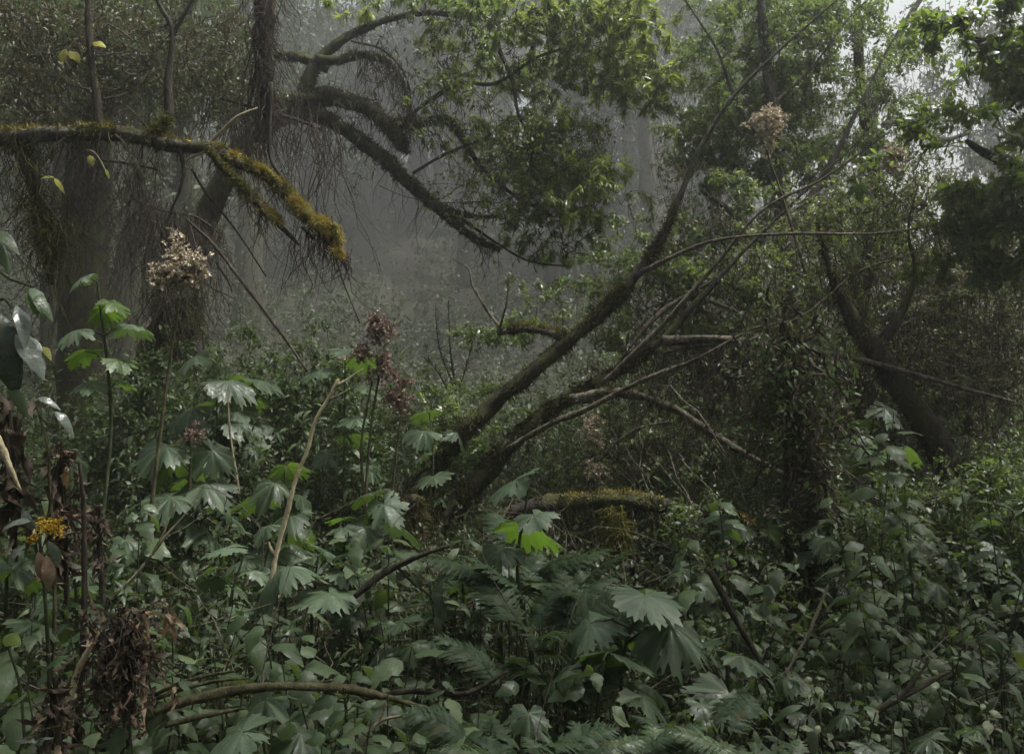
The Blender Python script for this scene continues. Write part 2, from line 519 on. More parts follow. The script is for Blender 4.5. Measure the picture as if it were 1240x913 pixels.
# ------------------------------------------------------------------ ground
g = Geo()
ax = np.concatenate([np.linspace(-160, -16, 60), np.linspace(-15, 15, 121), np.linspace(16, 160, 60)])
ay = np.concatenate([np.linspace(-160, -8, 60), np.linspace(-7, 20, 109), np.linspace(21, 160, 60)])
XX, YY = np.meshgrid(ax, ay, indexing='ij')
ZZ = ground_z(XX, YY) + np.where((np.abs(XX) < 16) & (YY < 20) & (YY > -8), rng.normal(0, 0.012, XX.shape), 0)
idx = np.arange(XX.size).reshape(XX.shape)
g.add(np.stack([XX, YY, ZZ], -1), None, np.stack([idx[:-1, :-1], idx[1:, :-1], idx[1:, 1:], idx[:-1, 1:]], -1))
gr = g.build('ground', M['soil'])
gr['kind'] = 'structure'

# ------------------------------------------------------------------ branching and foliage
def grow(anchors, targets, seg=5, lift=0.12, jit=0.06, r_tip=0.004, power=0.42, g=None):
    """each target is joined to the nearest part of what has grown so far"""
    g = g or rng
    A, T = np.asarray(anchors, float), np.asarray(targets, float)
    d0 = np.min(np.linalg.norm(T[:, None] - A[None], axis=2), axis=1)
    T = T[np.argsort(d0 + g.uniform(0, 0.25, len(T)) * d0.max())]
    nN, nA = len(T), len(A)
    nodes = np.zeros((nA + nN * seg, 3)); nodes[:nA] = A
    par = np.full(len(nodes), -1)
    n = nA
    br = np.zeros((nN, seg + 1, 3)); ids = np.zeros((nN, seg + 1), int)
    ts = np.linspace(0, 1, seg + 1)[1:, None]
    for k, t in enumerate(T):
        i = int(np.argmin(np.sum((nodes[:n] - t) ** 2, axis=1)))
        a = nodes[i]
        L = np.linalg.norm(t - a)
        mid = (a + t) / 2 + g.normal(0, 0.16, 3) * L + np.array([0, 0, lift * L])
        pts = (1 - ts) ** 2 * a + 2 * ts * (1 - ts) * mid + ts ** 2 * t
        pts[:-1] += g.normal(0, jit, (seg - 1, 3)) * min(L, 0.6)
        br[k, 0] = a; br[k, 1:] = pts
        ids[k, 0] = i; ids[k, 1:] = np.arange(n, n + seg)
        par[n] = i; par[n + 1:n + seg] = np.arange(n, n + seg - 1)
        nodes[n:n + seg] = pts
        n += seg
    cnt = np.ones(len(nodes))
    for i in range(len(nodes) - 1, nA - 1, -1):
        if par[i] >= 0:
            cnt[par[i]] += cnt[i] * 0.35 if par[i] >= nA else 0
    R = r_tip * np.minimum(cnt[ids] ** power, 9)
    R[:, 0] = R[:, 1]
    R[:, -1] *= 0.6
    return br, R


def ellipsoids(blobs, n, g=None):
    """n points in blobs of (px, py, Y, rpx, rpy, depth radius in metres[, weight]), fuller near the surface"""
    g = g or rng
    wt = np.array([b[6] if len(b) > 6 else b[3] * b[4] for b in blobs], float)
    ch = g.choice(len(blobs), n, p=wt / wt.sum())
    d = unit(g.normal(0, 1, (n, 3)))
    rad = g.uniform(0, 1, n) ** 0.42
    out = np.zeros((n, 3))
    for k, b in enumerate(blobs):
        m = ch == k
        u = d[m] * rad[m][:, None]
        out[m] = P(b[0], b[1], b[2]) + u * np.array([PX(b[3], b[2]), b[5], PX(b[4], b[2])])
    return out


def clustered(blobs, n, g, k=11, sd=(.17, .17, .06)):
    """points in flat sprays with gaps between them"""
    c0 = ellipsoids(blobs, max(n // k, 4), g)
    return np.repeat(c0, k, 0) + g.normal(0, 1, (len(c0) * k, 3)) * np.array(sd)


def leaves_on(geo, br, per, T, size, lo=0.35, out=0.9, down=0.5, fwd=0.5, upj=0.6, pull=None, g=None, offset=0.0, singles=None):
    """leaves along branches: per leaves each from lo to the tip"""
    g = g or rng
    N, S, _ = br.shape
    k = np.repeat(np.arange(N), per)
    t = (lo + (1 - lo) * g.uniform(0, 1, len(k)) ** 0.7) * (S - 1.001)
    i = t.astype(int); f = (t - i)[:, None]
    p = br[k, i] * (1 - f) + br[k, i + 1] * f
    tan = unit(br[k, i + 1] - br[k, i])
    p = p + g.normal(0, offset, p.shape) if offset else p
    d = tan * fwd + unit(g.normal(0, 1, p.shape)) * out + np.array([0, 0, -down])
    up = np.array([0, 0, 1.0]) + g.normal(0, upj, p.shape)
    s = size * g.uniform(0.55, 1.25, len(k))
    if singles:                                        # (thing, material, n): the n nearest leaves are objects of their own
        t, mat, n = singles
        near = np.argsort(np.linalg.norm(p - np.array([0, 0, CAMZ]), axis=1) + g.uniform(0, .3, len(p)))
        meshes = [Geo().add(*tt).mesh('leaf', mat) for tt in T]
        for j in near[:n]:
            part('leaf', meshes[int(j) % len(T)], t, frame(p[j] - np.array(t.location), d[j], up[j], float(s[j])))
        keep = near[n:]
        p, d, up, s, k = p[keep], d[keep], up[keep], s[keep], k[keep]
    if isinstance(T, list):
        sel = g.integers(0, len(T), len(k))
        for j, tt in enumerate(T):
            m = sel == j
            scatter(geo, tt, p[m], d[m], up[m], s[m])
    else:
        scatter(geo, T, p, d, up, s)


BLADE = (np.array([[-.5, 0, 0], [.5, 0, 0], [-.32, .55, .06], [.32, .55, .06], [0, 1, -.12]]), np.array([[2, 3, 4]]), np.array([[0, 1, 3, 2]]))


def moss(geo, path, n, ln, wd=0.007, grav=0.5, lo=0.0, hi=1.0, topheavy=0.3, g=None):
    """short shaggy blades standing out of a stem"""
    g = g or rng
    n = int(n * 1.5)
    p, t, r = along(path, n, g, lo, hi)
    o = g.normal(0, 1, p.shape) + np.array([0, 0, topheavy])
    o = unit(o - np.sum(o * t, 1, keepdims=True) * t)
    pos = p + o * r[:, None] * 0.93
    ph = g.uniform(0, 6, 6)
    patch = sum(np.sin(pos @ (g.normal(0, 1, 3) * fq) + ph[i]) for i, fq in enumerate((9, 16, 27, 44, 60))) / 2.2
    keep = patch + g.normal(0, .35, n) > 0.0
    p, t, o, pos, r, patch = p[keep], t[keep], o[keep], pos[keep], r[keep], patch[keep]
    n = len(pos)
    ln = ln * np.clip(.75 + .5 * patch, .35, 1.7)
    d = o + g.normal(0, 0.8, p.shape) + np.array([0, 0, -grav])
    L = ln * g.uniform(0.35, 1.3, n)
    s = np.stack([np.full(n, wd) * g.uniform(0.7, 1.5, n), L, L], 1)
    scatter(geo, BLADE, pos, d, g.normal(0, 1, p.shape), s)


def drape(geo, path, n, lmin, lmax, r=0.0035, segs=5, wob=0.05, lo=0.0, hi=1.0, g=None, spread=0.0):
    """strands hanging from a stem"""
    g = g or rng
    p, t, rr = along(path, n, g, lo, hi)
    nc = max(n // 7, 2)
    cl = g.integers(0, nc, n)                           # strands hang in uneven tangled locks
    p = np.where((g.uniform(0, 1, n) < .8)[:, None], p[cl] + g.normal(0, .018, p.shape), p)
    wob = wob * 2.0
    p = p + g.normal(0, 1, p.shape) * (rr[:, None] * 0.5 + spread)
    L = lmin + (lmax - lmin) * (g.uniform(0, 1, n) ** 1.5) * (.35 + .65 * g.uniform(0, 1, nc)[cl])
    B, R = strands(p, L, r * g.uniform(0.6, 1.4, n), segs, wob, g=g)
    V, q = tubes(B, R, 3)
    geo.add(V, None, q)
    return B


def stems_geo(br, R, sides=4):
    geo = Geo()
    V, q = tubes(br, R, sides)
    geo.add(V, None, q)
    return geo


T_SMALL = [small_leaf(0.45, .2, .15), small_leaf(0.36, .3, .3), small_leaf(.55, .1, .1)]
T_LANCE = [blade(3, 0.2, .3, .35, .4), blade(3, 0.17, .2, .55, .38), blade(3, .23, .15, .2, .45)]
T_OVAL = [blade(3, 0.5, .2, .25, .45), blade(3, 0.42, .3, .15, .5)]
T_FINE = [small_leaf(0.3, .2, .2), small_leaf(0.22, .2, .3)]


# ------------------------------------------------------------------ forest fading into the fog
def mist_tree_meshes(seed, h, spread, crown_lo):
    g = np.random.default_rng(seed)
    lean = g.normal(0, 0.06 * h, 2)
    tr = smooth_path([(0, 0, -0.6, .035 * h), (lean[0] * .1, lean[1] * .1, h * .2, .026 * h), (lean[0] * .5 + g.normal(0, .1), lean[1] * .5, h * .5, .02 * h), (lean[0], lean[1], h * .92, .006 * h)], 5)
    trunk = limb(tr, 9, 0.15, seed)
    A, _, _ = along(tr, 12, g, 0.45, 1.0)
    nb = 9
    tg = []
    for i in range(nb):
        a, zz = g.uniform(0, 6.28), g.uniform(crown_lo, 0.95)
        rr = spread * h * g.uniform(0.4, 1.0) * (1.15 - 0.6 * zz)
        tg.append([lean[0] * zz + rr * math.cos(a), lean[1] * zz + rr * math.sin(a), h * zz])
    tg = np.array(tg)
    br, R = grow(A, tg, 5, 0.25, 0.15, 0.03 * h / 10, g=g)
    V, q = tubes(br, R * 1.4, 5)
    trunk.add(V, None, q)
    cl = np.repeat(tg, 26, 0) + g.normal(0, 1, (nb * 26, 3)) * np.array([.085, .085, .05]) * h
    br2, R2 = grow(br.reshape(-1, 3), cl, 4, 0.1, 0.1, 0.012, g=g)
    V, q = tubes(br2, R2, 3)
    trunk.add(V, None, q)
    cr = Geo()
    leaves_on(cr, br2, 22, T_OVAL, 0.2, 0.2, 0.8, 0.5, 0.3, g=g, offset=0.16)
    hg = Geo()
    k = g.integers(0, len(br2), 160)
    B, Rr = strands(br2[k, 3], g.uniform(.4, 2.2, 160), 0.014, 5, 0.04, g=g)
    V, q = tubes(B, Rr, 3)
    hg.add(V, None, q)
    return trunk.mesh('trunk', M['bark_dark']), cr.mesh('crown', M['leaf_mist']), hg.mesh('hanging_moss', M['moss_dark'])


def mist_tree(meshes, x, y, s, rz, label, group):
    t = thing('forest_tree', label, 'tree', (x, y, float(ground_z(x, y)) - 0.1), group)
    t.scale = (s, s, s)
    t.rotation_euler = (0, 0, rz)
    part('trunk', meshes[0], t, Matrix())
    part('crown', meshes[1], t, Matrix(), 'stuff')
    part('hanging_moss', meshes[2], t, Matrix(), 'stuff')
    return t


def fog_label(px):
    return 'dim forest tree in the fog ' + ('behind the level mossy branch' if px < 240 else 'behind the golden moss clump' if px < 420 else 'in the grey gap under the arching limbs' if px < 600
                                            else 'behind the drooping crown' if px < 800 else 'behind the fine-leaved tree' if px < 1100 else 'behind the dark glossy tree')


KINDS = [mist_tree_meshes(100, 11, .32, .45), mist_tree_meshes(101, 13, .26, .4), mist_tree_meshes(102, 9, .36, .35), mist_tree_meshes(103, 15, .24, .5)]
gm = np.random.default_rng(5)
# (photo column, distance, scale, kind)
far_row = [(-150, 17, 1.0, 3), (-40, 21, 1.05, 1), (60, 18, 1.0, 0), (150, 27, 1.2, 3), (235, 24, 1.1, 1), (300, 36, 1.4, 3), (375, 66, 1.6, 0), (440, 62, 1.6, 2), (505, 72, 1.8, 3),
           (560, 64, 1.6, 0), (620, 70, 1.7, 3), (665, 40, 1.2, 1), (730, 54, 1.5, 0), (790, 38, 1.2, 1), (850, 48, 1.5, 3), (910, 42, 1.2, 0), (985, 60, 1.3, 1), (1290, 24, 1.1, 1), (1230, 38, 1.2, 3), (1400, 18, 1., 0)]
for i, (px, Y, s, k) in enumerate(far_row):
    mist_tree(KINDS[k], (px - CX) / F * Y, Y, s, gm.uniform(0, 6.28), fog_label(px), 'trees lost in the fog')
for i in range(64):
    Y = gm.uniform(46, 118)
    px = gm.uniform(-350, 950)
    mist_tree(KINDS[gm.integers(0, 4)], (px - CX) / F * Y, Y, gm.uniform(1.3, 2.0), gm.uniform(0, 6.28), fog_label(px), 'trees lost in the fog')
for px, Y, s, k in ((410, 62, 1.6, 2), (500, 66, 1.7, 2), (690, 38, 1.0, 2)):
    mist_tree(KINDS[k], (px - CX) / F * Y, Y, s, gm.uniform(0, 6.28), fog_label(px), 'trees lost in the fog')
# unseen trees added around and behind the viewer to shade the foreground
for i, (x, y) in enumerate([(-9, 3), (-13, 9), (-7, -4), (-12, -9), (-2.5, -6.5), (3, -10), (-4, -14), (9, -13), (4.8, 0.6), (2.2, -2.0), (-2.6, -1.2), (-17, 1), (20, 2), (1, -17)]):
    mist_tree(KINDS[i % 4], x, y, gm.uniform(.85, 1.15), gm.uniform(0, 6.28), 'unseen forest tree added around the clearing to shade the foreground', 'unseen shade trees around the clearing')
# the bare mossy limb seen through the bright gap
t = thing('forest_tree', 'bare tree with curved limb, pale grey in the bright gap in the fog', 'tree', (P(1040, 0, 15)[0], 15, float(ground_z(6.1, 15)) - .1))
limb(px_path([(1045, 640, .2), (1040, 400, .17), (1050, 200, .14), (1062, 100, .1), (1090, 40, .06), (1120, -10, .04)], 15), 10, .15, 3).build('trunk', M['bark_dark'], t)
limb(px_path([(1050, 190, .1), (1075, 150, .09), (1105, 152, .08), (1125, 165, .07), (1145, 170, .05), (1175, 160, .03)], 15), 8, .3, 4).build('limb', M['bark_dark'], t)
br, R = grow(np.array([P(1105, 152, 15), P(1125, 165, 15), P(1090, 40, 15), P(1075, 70, 15)]), ellipsoids([(1125, 110, 15, 40, 50, .8), (1105, 40, 15, 45, 40, .8)], 50), 5, .1, .1, .008)
stems_geo(br, R).build('twigs', M['twig'], t, 'stuff')
ge = Geo(); leaves_on(ge, br, 12, T_SMALL, .07, .3, .9, .4, offset=.05); ge.build('foliage', M['leaf_mist'], t, 'stuff')

# ------------------------------------------------------------------ near mossy branch, upper left
def base_of(path):
    x, y = path[0][0], path[0][1]
    return (x, y, float(ground_z(x, y)))


gA = np.random.default_rng(21)
trunkA = px_path([(-190, 760, .22), (-175, 500, .17), (-165, 300, .15), (-175, 60, .12), (-160, -120, .09)], 5)
tA = thing('mossy_tree', 'near tree reaching in a level branch thick with golden moss', 'tree', base_of(trunkA))
limb(trunkA, 14, .15, 1).build('trunk', M['bark_dark'], tA)
armA = px_path([(-170, 200, .08), (-80, 172, .06), (0, 167, .046), (60, 163, .044), (125, 161, .043), (180, 170, .046), (215, 177, .038), (255, 179, .036), (285, 196, .034), (315, 208, .03), (345, 234, .032), (372, 262, .03), (396, 285, .026), (411, 301, .012), (420, 320, .004)], 5, 7)
forkA = px_path([(252, 180, .03), (270, 203, .026), (290, 222, .027), (306, 241, .026), (326, 262, .02), (346, 280, .014), (362, 297, .008)], 4.95, 6)
knotA = px_path([(180, 170, .04), (192, 158, .035), (203, 140, .028), (204, 90, .02), (209, 40, .017), (196, 12, .013), (180, -20, .01)], 5, 6)
knotB = px_path([(208, 45, .016), (219, 25, .012), (238, -10, .01)], 5, 5)
shootA = px_path([(122, 160, .03), (116, 112, .022), (109, 60, .02), (106, -20, .016)], 5, 6)
twA = px_path([(250, 176, .016), (268, 160, .012), (287, 142, .009), (312, 131, .005)], 5, 4)
a = limb(armA, 14, .2, 2).build('limb', M['bark_grey'], tA)
limb(forkA, 10, .25, 3).build('limb', M['bark_dark'], tA)
limb(knotA, 9, .2, 4).build('shoot', M['twig'], tA)
limb(knotB, 7, .2, 5).build('shoot', M['twig'], tA)
limb(shootA, 9, .2, 6).build('shoot', M['twig'], tA)
limb(twA, 6, .2, 7).build('twig', M['pale_twig'], tA)
for k, pts in enumerate([[(64, 178, .008), (80, 166, .007), (97, 153, .007), (117, 149, .003)], [(140, 163, .008), (152, 175, .006), (164, 196, .004), (176, 215, .003)], [(250, 183, .007), (222, 197, .005), (238, 210, .003)],
                         [(218, 180, .012), (222, 205, .012), (218, 230, .008), (205, 262, .005), (200, 300, .003)], [(232, 205, .008), (250, 235, .007), (275, 265, .006), (300, 300, .005), (322, 335, .004)], [(190, 170, .006), (165, 140, .004), (140, 120, .003)]]):
    limb(px_path(pts, 4.97, 5), 6, .2, 30 + k).build('twig', M['pale_twig' if k < 3 else 'twig'], tA)
ge = Geo(); moss(ge, armA, 3600, .035, .005, .25, .1, .62, 1.0, gA); moss(ge, armA, 1500, .05, .005, .6, .62, .86, .9, gA); moss(ge, knotA, 700, .04, .005, .3, 0, .35, .3, gA)
moss(ge, forkA, 1500, .03, .004, .7, 0, .7, .6, gA); moss(ge, shootA, 500, .022, .004, .2, 0, 1, 0, gA)
ge.build('moss', M['moss_olive'], tA, 'stuff')
ge = Geo(); moss(ge, armA, 3200, .036, .0042, .8, .78, .97, .4, gA); moss(ge, armA, 2200, .034, .005, .1, .12, .8, 2.0, gA); moss(ge, forkA, 1300, .03, .004, .3, .05, .8, 1.4, gA)
ge.build('golden_moss', M['moss_gold'], a, 'stuff')
ge = Geo(); drape(ge, armA, 130, .06, .5, .0028, 5, .06, .15, .9, gA); drape(ge, forkA, 60, .1, .55, .0028, 6, .06, .1, 1, gA); drape(ge, armA, 60, .1, .5, .0035, 6, .08, .8, 1, gA)
ge.build('hanging_roots', M['root'], tA, 'stuff')
for k, (pts, n_) in enumerate([([(352, 240, .03), (366, 254, .055), (380, 268, .035)], 1500), ([(376, 262, .03), (390, 272, .05), (402, 284, .03)], 1300), ([(398, 270, .02), (408, 276, .035), (410, 300, .03), (409, 312, .015)], 900), ([(308, 202, .02), (322, 208, .035), (334, 218, .02)], 800), ([(316, 246, .015), (328, 258, .028), (338, 268, .015)], 500)]):
    lp = px_path(pts, 4.97, 5)
    lp[:, 3] *= .6
    ge = limb(lp, 9, .4, 330 + k); cl = ge.build('moss_lump', M['moss_olive'], tA)
    ge = Geo(); moss(ge, lp, n_ * 2, .036, .0034, .7, 0, 1, .2, gA); ge.build('moss_tufts', M['moss_gold'], cl, 'stuff')
# shaggy moss mass hanging under the branch near the edge
core = px_path([(22, 165, .02), (36, 205, .035), (48, 250, .03), (58, 295, .035), (62, 345, .015)], 5, 6)
tm = thing('moss_beard', 'shaggy brown beard of moss hanging under the level mossy branch', 'moss', tuple(core[0, :3]))
limb(core, 10, .4, 8).build('core', M['bark_dark'], tm)
ge = Geo(); moss(ge, core, 1800, .11, .005, 1.0, 0, 1, 0, gA); drape(ge, core, 330, .1, .6, .003, 6, .08, 0, .9, gA, .06); drape(ge, armA, 110, .1, .7, .003, 6, .07, .1, .35, gA, .03); ge.build('strands', M['moss_dark'], tm, 'stuff')
ge = Geo(); moss(ge, core, 700, .06, .006, .8, .35, .9, 0, gA); ge.build('golden_strands', M['moss_olive'], tm, 'stuff')
# dull brown-leaved crown above the branch
gB = np.random.default_rng(22)
anch = np.vstack([along(p, 14, gB)[0] for p in (knotA, shootA)] + [along(trunkA, 20, gB, .5, 1)[0]])
tg = ellipsoids([(40, 90, 5.6, 90, 80, .7), (150, 60, 6.2, 90, 80, .7), (60, 10, 5.8, 120, 40, .7), (250, 60, 6.4, 60, 80, .6), (20, 130, 5.4, 60, 40, .4)], 260, gB)
br, R = grow(anch, tg, 5, .1, .08, .0025, g=gB)
stems_geo(br, R).build('twigs', M['twig'], tA, 'stuff')
ge = Geo(); leaves_on(ge, br, 24, T_FINE, .045, .2, .9, .6, .4, g=gB, offset=.04); ge.build('foliage', M['leaf_dull'], tA, 'stuff')

# thick dead trunk-like bundle hanging from the canopy with its vine
gv = np.random.default_rng(23)
hang = px_path([(318, -60, .055), (321, 0, .055), (319, 40, .06), (318, 85, .055), (322, 120, .04), (326, 150, .02)], 5.6, 6)
vine = px_path([(329, 100, .012), (326, 160, .014), (329, 195, .014), (345, 220, .013), (368, 250, .011), (392, 280, .01), (405, 305, .008), (415, 340, .006), (436, 392, .004)], 5.3, 6)
tv = thing('hanging_vine', 'dark reddish bundle of dead vine hanging down past the mossy branch', 'vine', tuple(hang[0, :3]))
limb(hang, 10, .35, 9).build('bundle', M['root'], tv)
limb(vine, 8, .2, 10).build('stem', M['twig'], tv)
ge = Geo(); drape(ge, hang, 260, .1, .9, .004, 6, .05, 0, 1, gv, .03); ge.build('rootlets', M['root'], tv, 'stuff')
ge = Geo(); moss(ge, hang, 1400, .05, .005, .6, 0, 1, 0, gv); ge.build('shag', M['leaf_dead'], tv, 'stuff')
# curtain of aerial roots between the limbs
def root_curtain(label, tops, n, lmin, lmax, seed, mat='root', r=.0035, leafy=0):
    g = np.random.default_rng(seed)
    path = px_path(tops, 0, 6)
    t = thing('root_curtain', label, 'hanging roots', tuple(path[0, :3]))
    limb(path, 7, .25, seed).build('bearer', M['twig'], t)
    ge = Geo(); B = drape(ge, path, n, lmin, lmax, r, 7, .045, 0, 1, g, .05)
    ge.build('roots', M[mat], t, 'stuff')
    if leafy:
        ge = Geo(); leaves_on(ge, B, leafy, T_FINE, .03, .1, 1, .2, .8, g=g); ge.build('withered_leaves', M['leaf_dead'], t, 'stuff')
    return t


root_curtain('thin aerial roots hanging in the grey gap under the dead vine bundle', [(268, 120, .012, 6.2), (300, 128, .012, 6), (335, 138, .012, 5.8), (372, 150, .012, 5.8), (395, 160, .006, 5.8)], 150, .3, 1.5, 31, leafy=2)
root_curtain('short dangling roots below the golden moss clump', [(365, 275, .01, 5.05), (385, 292, .01, 5.05), (412, 300, .006, 5.05)], 34, .15, .75, 32)
root_curtain('fine beard of roots hanging from the twisted upper limb', [(425, 50, .01, 8.2), (465, 62, .01, 8.2), (492, 95, .009, 8.2), (500, 150, .005, 8.2)], 80, .2, 1.3, 33)

# ------------------------------------------------------------------ leaning tree with arching mossy limbs
gC = np.random.default_rng(41)
YC = 8.5
trunkB = px_path([(118, 700, .2), (140, 600, .17), (162, 510, .15), (184, 432, .14), (214, 365, .13), (235, 300, .12), (266, 228, .115), (306, 165, .115), (345, 133, .12)], YC, 6)
tB = thing('mossy_tree', 'dark leaning tree whose arching mossy limbs cross the grey fog', 'tree', base_of(trunkB))
limb(trunkB, 14, .14, 11).build('trunk', M['bark_dark'], tB)
limbs = [
    [(340, 134, .12), (368, 124, .1), (400, 118, .085), (438, 128, .075), (462, 147, .07), (486, 172, .06), (492, 186, .02)],
    [(348, 136, .11), (385, 140, .075), (425, 162, .07), (455, 186, .066), (480, 206, .062), (515, 240, .058), (545, 264, .045), (575, 290, .035), (606, 303, .02)],
    [(462, 150, .05), (492, 151, .05), (520, 147, .045), (545, 148, .04), (562, 172, .03), (585, 205, .022), (620, 235, .016), (668, 262, .01)],
    [(366, 122, .08), (376, 90, .07), (386, 72, .06), (412, 48, .045), (447, 30, .035), (478, 18, .03), (520, 12, .028), (575, 18, .024), (640, 30, .02), (705, 52, .014), (770, 90, .008)],
    [(384, 74, .05), (412, 75, .045), (440, 72, .04), (470, 82, .03), (489, 106, .022), (500, 140, .018), (503, 170, .012)],
    [(332, 66, .04), (360, 64, .05), (390, 72, .05)],
    [(515, 238, .03), (545, 255, .03), (572, 262, .026), (602, 262, .014)],
    [(545, 262, .03), (560, 268, .02), (600, 296, .012), (640, 320, .01), (690, 328, .008)],
    [(486, 150, .02), (520, 125, .02), (560, 107, .02), (600, 110, .018), (650, 82, .015), (700, 70, .01)],
    [(500, 210, .016), (540, 190, .016), (590, 175, .014), (640, 190, .012), (700, 225, .008)],
    [(600, 20, .03), (604, 60, .025), (620, 100, .02), (630, 150, .014), (660, 190, .01)],
]
LP = [px_path(p, YC, 6) for p in limbs]
for i, p in enumerate(LP):
    p[:, 1] += gC.normal(0, .25) * np.linspace(0, 1, len(p)) * (i > 1)
    limb(p, 11 if i < 5 else 8, .22, 50 + i).build('limb', M['bark_dark'] if i < 9 else M['twig'], tB)
ge = Geo()
for i, n in ((0, 2600), (1, 3800), (2, 1500), (3, 1500), (4, 700), (5, 600), (6, 700)):
    moss(ge, LP[i], n, .055 if i < 2 else .04, .008, .55, 0, 1 if i < 2 else .6, .4, gC)
moss(ge, trunkB, 3500, .06, .008, .5, 0, 1, 0, gC)
ge.build('moss', M['moss_dark'], tB, 'stuff')
ge = Geo()
for i, n in ((0, 900), (1, 1300), (2, 300)):
    moss(ge, LP[i], n, .045, .008, .1, 0, 1, 2.5, gC)
ge.build('olive_moss', M['moss_olive'], tB, 'stuff')
ge = Geo()
for i, n in ((0, 60), (1, 90), (2, 40), (3, 60), (4, 90)):
    drape(ge, LP[i], n, .1, .8 if i != 4 else 1.3, .004, 6, .06, .1, 1, gC)
ge.build('hanging_roots', M['root'], tB, 'stuff')
anch = np.vstack([along(LP[i], n, gC, lo, 1)[0] for i, n, lo in ((2, 16, .4), (3, 40, .4), (7, 8, .2), (8, 18, .3), (9, 16, .2), (10, 18, .2), (6, 6, .5), (1, 10, .6), (4, 10, .3))])
blobs = [(640, 45, 8.3, 120, 48, .8), (735, 55, 8.4, 70, 60, .7), (760, 105, 8.4, 48, 34, .5), (540, 20, 8.6, 90, 30, .6), (655, 178, 8.5, 78, 34, .6), (700, 235, 8.4, 70, 45, .6), (640, 110, 8.6, 70, 35, .6, 900),
         (560, 160, 8.6, 60, 30, .5, 700), (520, 110, 8.5, 22, 34, .3, 500), (600, 250, 8.5, 70, 50, .5, 1200), (690, 290, 8.3, 50, 35, .5)]
tg = ellipsoids(blobs, 760, gC)
br, R = grow(anch, tg, 6, .18, .1, .0035, g=gC)
stems_geo(br, R).build('twigs', M['twig'], tB, 'stuff')
lf = clustered(blobs, 800, gC)
br2, R2 = grow(br[:, 2:].reshape(-1, 3), lf, 5, .2, .06, .0026, g=gC)
stems_geo(br2, R2, 3).build('twigs', M['twig'], tB, 'stuff')
ge = Geo(); leaves_on(ge, br2, 42, T_LANCE, .076, .2, .8, .6, .35, .5, g=gC, singles=(tB, M['leaf_droop'], 150)); ge.build('foliage', M['leaf_droop'], tB, 'stuff')
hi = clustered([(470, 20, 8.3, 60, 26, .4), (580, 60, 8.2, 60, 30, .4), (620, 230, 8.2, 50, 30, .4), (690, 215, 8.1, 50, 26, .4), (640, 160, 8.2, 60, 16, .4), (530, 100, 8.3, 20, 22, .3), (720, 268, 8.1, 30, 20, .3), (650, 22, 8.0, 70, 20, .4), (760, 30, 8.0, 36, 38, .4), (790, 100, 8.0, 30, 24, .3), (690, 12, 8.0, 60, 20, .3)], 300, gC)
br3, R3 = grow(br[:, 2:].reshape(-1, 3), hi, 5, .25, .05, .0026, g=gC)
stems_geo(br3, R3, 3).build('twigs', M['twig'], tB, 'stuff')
ge = Geo(); leaves_on(ge, br3, 40, T_LANCE, .085, .3, .9, .35, .4, .5, g=gC, singles=(tB, M['leaf_bright'], 150)); ge.build('sunlit_foliage', M['leaf_bright'], tB, 'stuff')  # sunlit sprays, their light put into a brighter leaf colour
# bare thin twigs in the air below the crown
bare = ellipsoids([(600, 200, 8.5, 110, 70, .6), (560, 90, 8.5, 70, 60, .5), (430, 170, 8.4, 40, 70, .4), (640, 290, 8.4, 60, 40, .4), (450, 110, 8.3, 50, 70, .4), (690, 210, 8.6, 80, 90, .6), (500, 60, 8.4, 80, 50, .5)], 430, gC)
br4, R4 = grow(np.vstack([along(LP[i], 20, gC, .2, 1)[0] for i in (1, 2, 4, 6, 9)]), bare, 7, .05, .14, .0026, g=gC)
ge = stems_geo(br4, R4, 3); ge.build('bare_twigs', M['twig'], tB, 'stuff')
ge = Geo(); leaves_on(ge, br4, 3, T_LANCE, .08, .5, .8, .8, .3, g=gC); ge.build('withered_leaves', M['leaf_dull'], tB, 'stuff')
# epiphyte clumps on the leaning trunk
ep = px_path([(210, 330, .12), (218, 370, .15), (216, 420, .09)], 8.2, 6)
te = thing('epiphyte_clump', 'dense dark clump of epiphytes hanging on the leaning trunk', 'epiphyte', tuple(ep[0, :3]))
limb(ep, 10, .4, 61).build('core', M['bark_dark'], te)
ge = Geo(); drape(ge, ep, 420, .15, .9, .006, 6, .06, 0, 1, gC, .07); moss(ge, ep, 2200, .1, .009, .9, 0, 1, 0, gC); ge.build('strands', M['moss_dark'], te, 'stuff')

# ------------------------------------------------------------------ rear dark trunk, left
gD = np.random.default_rng(42)
trD = px_path([(85, 680, .36), (95, 560, .3), (100, 420, .28), (105, 250, .27), (112, 60, .22), (120, -120, .16)], 10.5, 6)
tD = thing('old_tree', 'broad dark trunk standing behind the level mossy branch', 'tree', base_of(trD))
limb(trD, 16, .14, 71).build('trunk', M['bark_dark'], tD)
for k, pts in enumerate([[(108, 150, .14), (160, 90, .1), (230, 55, .07), (300, 50, .04)], [(112, 60, .12), (60, 10, .08), (10, -20, .05)]]):
    limb(px_path(pts, 10.4, 6), 9, .2, 72 + k).build('limb', M['bark_dark'], tD)
tg = ellipsoids([(70, 60, 9.8, 110, 90, 1.0), (200, 90, 9.6, 90, 70, .9), (180, 30, 9.6, 130, 50, .9), (20, 130, 9.5, 60, 60, .8), (290, 110, 9.8, 50, 55, .7, 2500)], 420, gD)
br, R = grow(np.vstack([along(trD, 24, gD, .55, 1)[0], along(px_path([(108, 150, .14), (160, 90, .1), (230, 55, .07), (300, 50, .04)], 10.4, 6), 16, gD)[0]]), tg, 5, .1, .1, .005, g=gD)
stems_geo(br, R).build('twigs', M['twig'], tD, 'stuff')
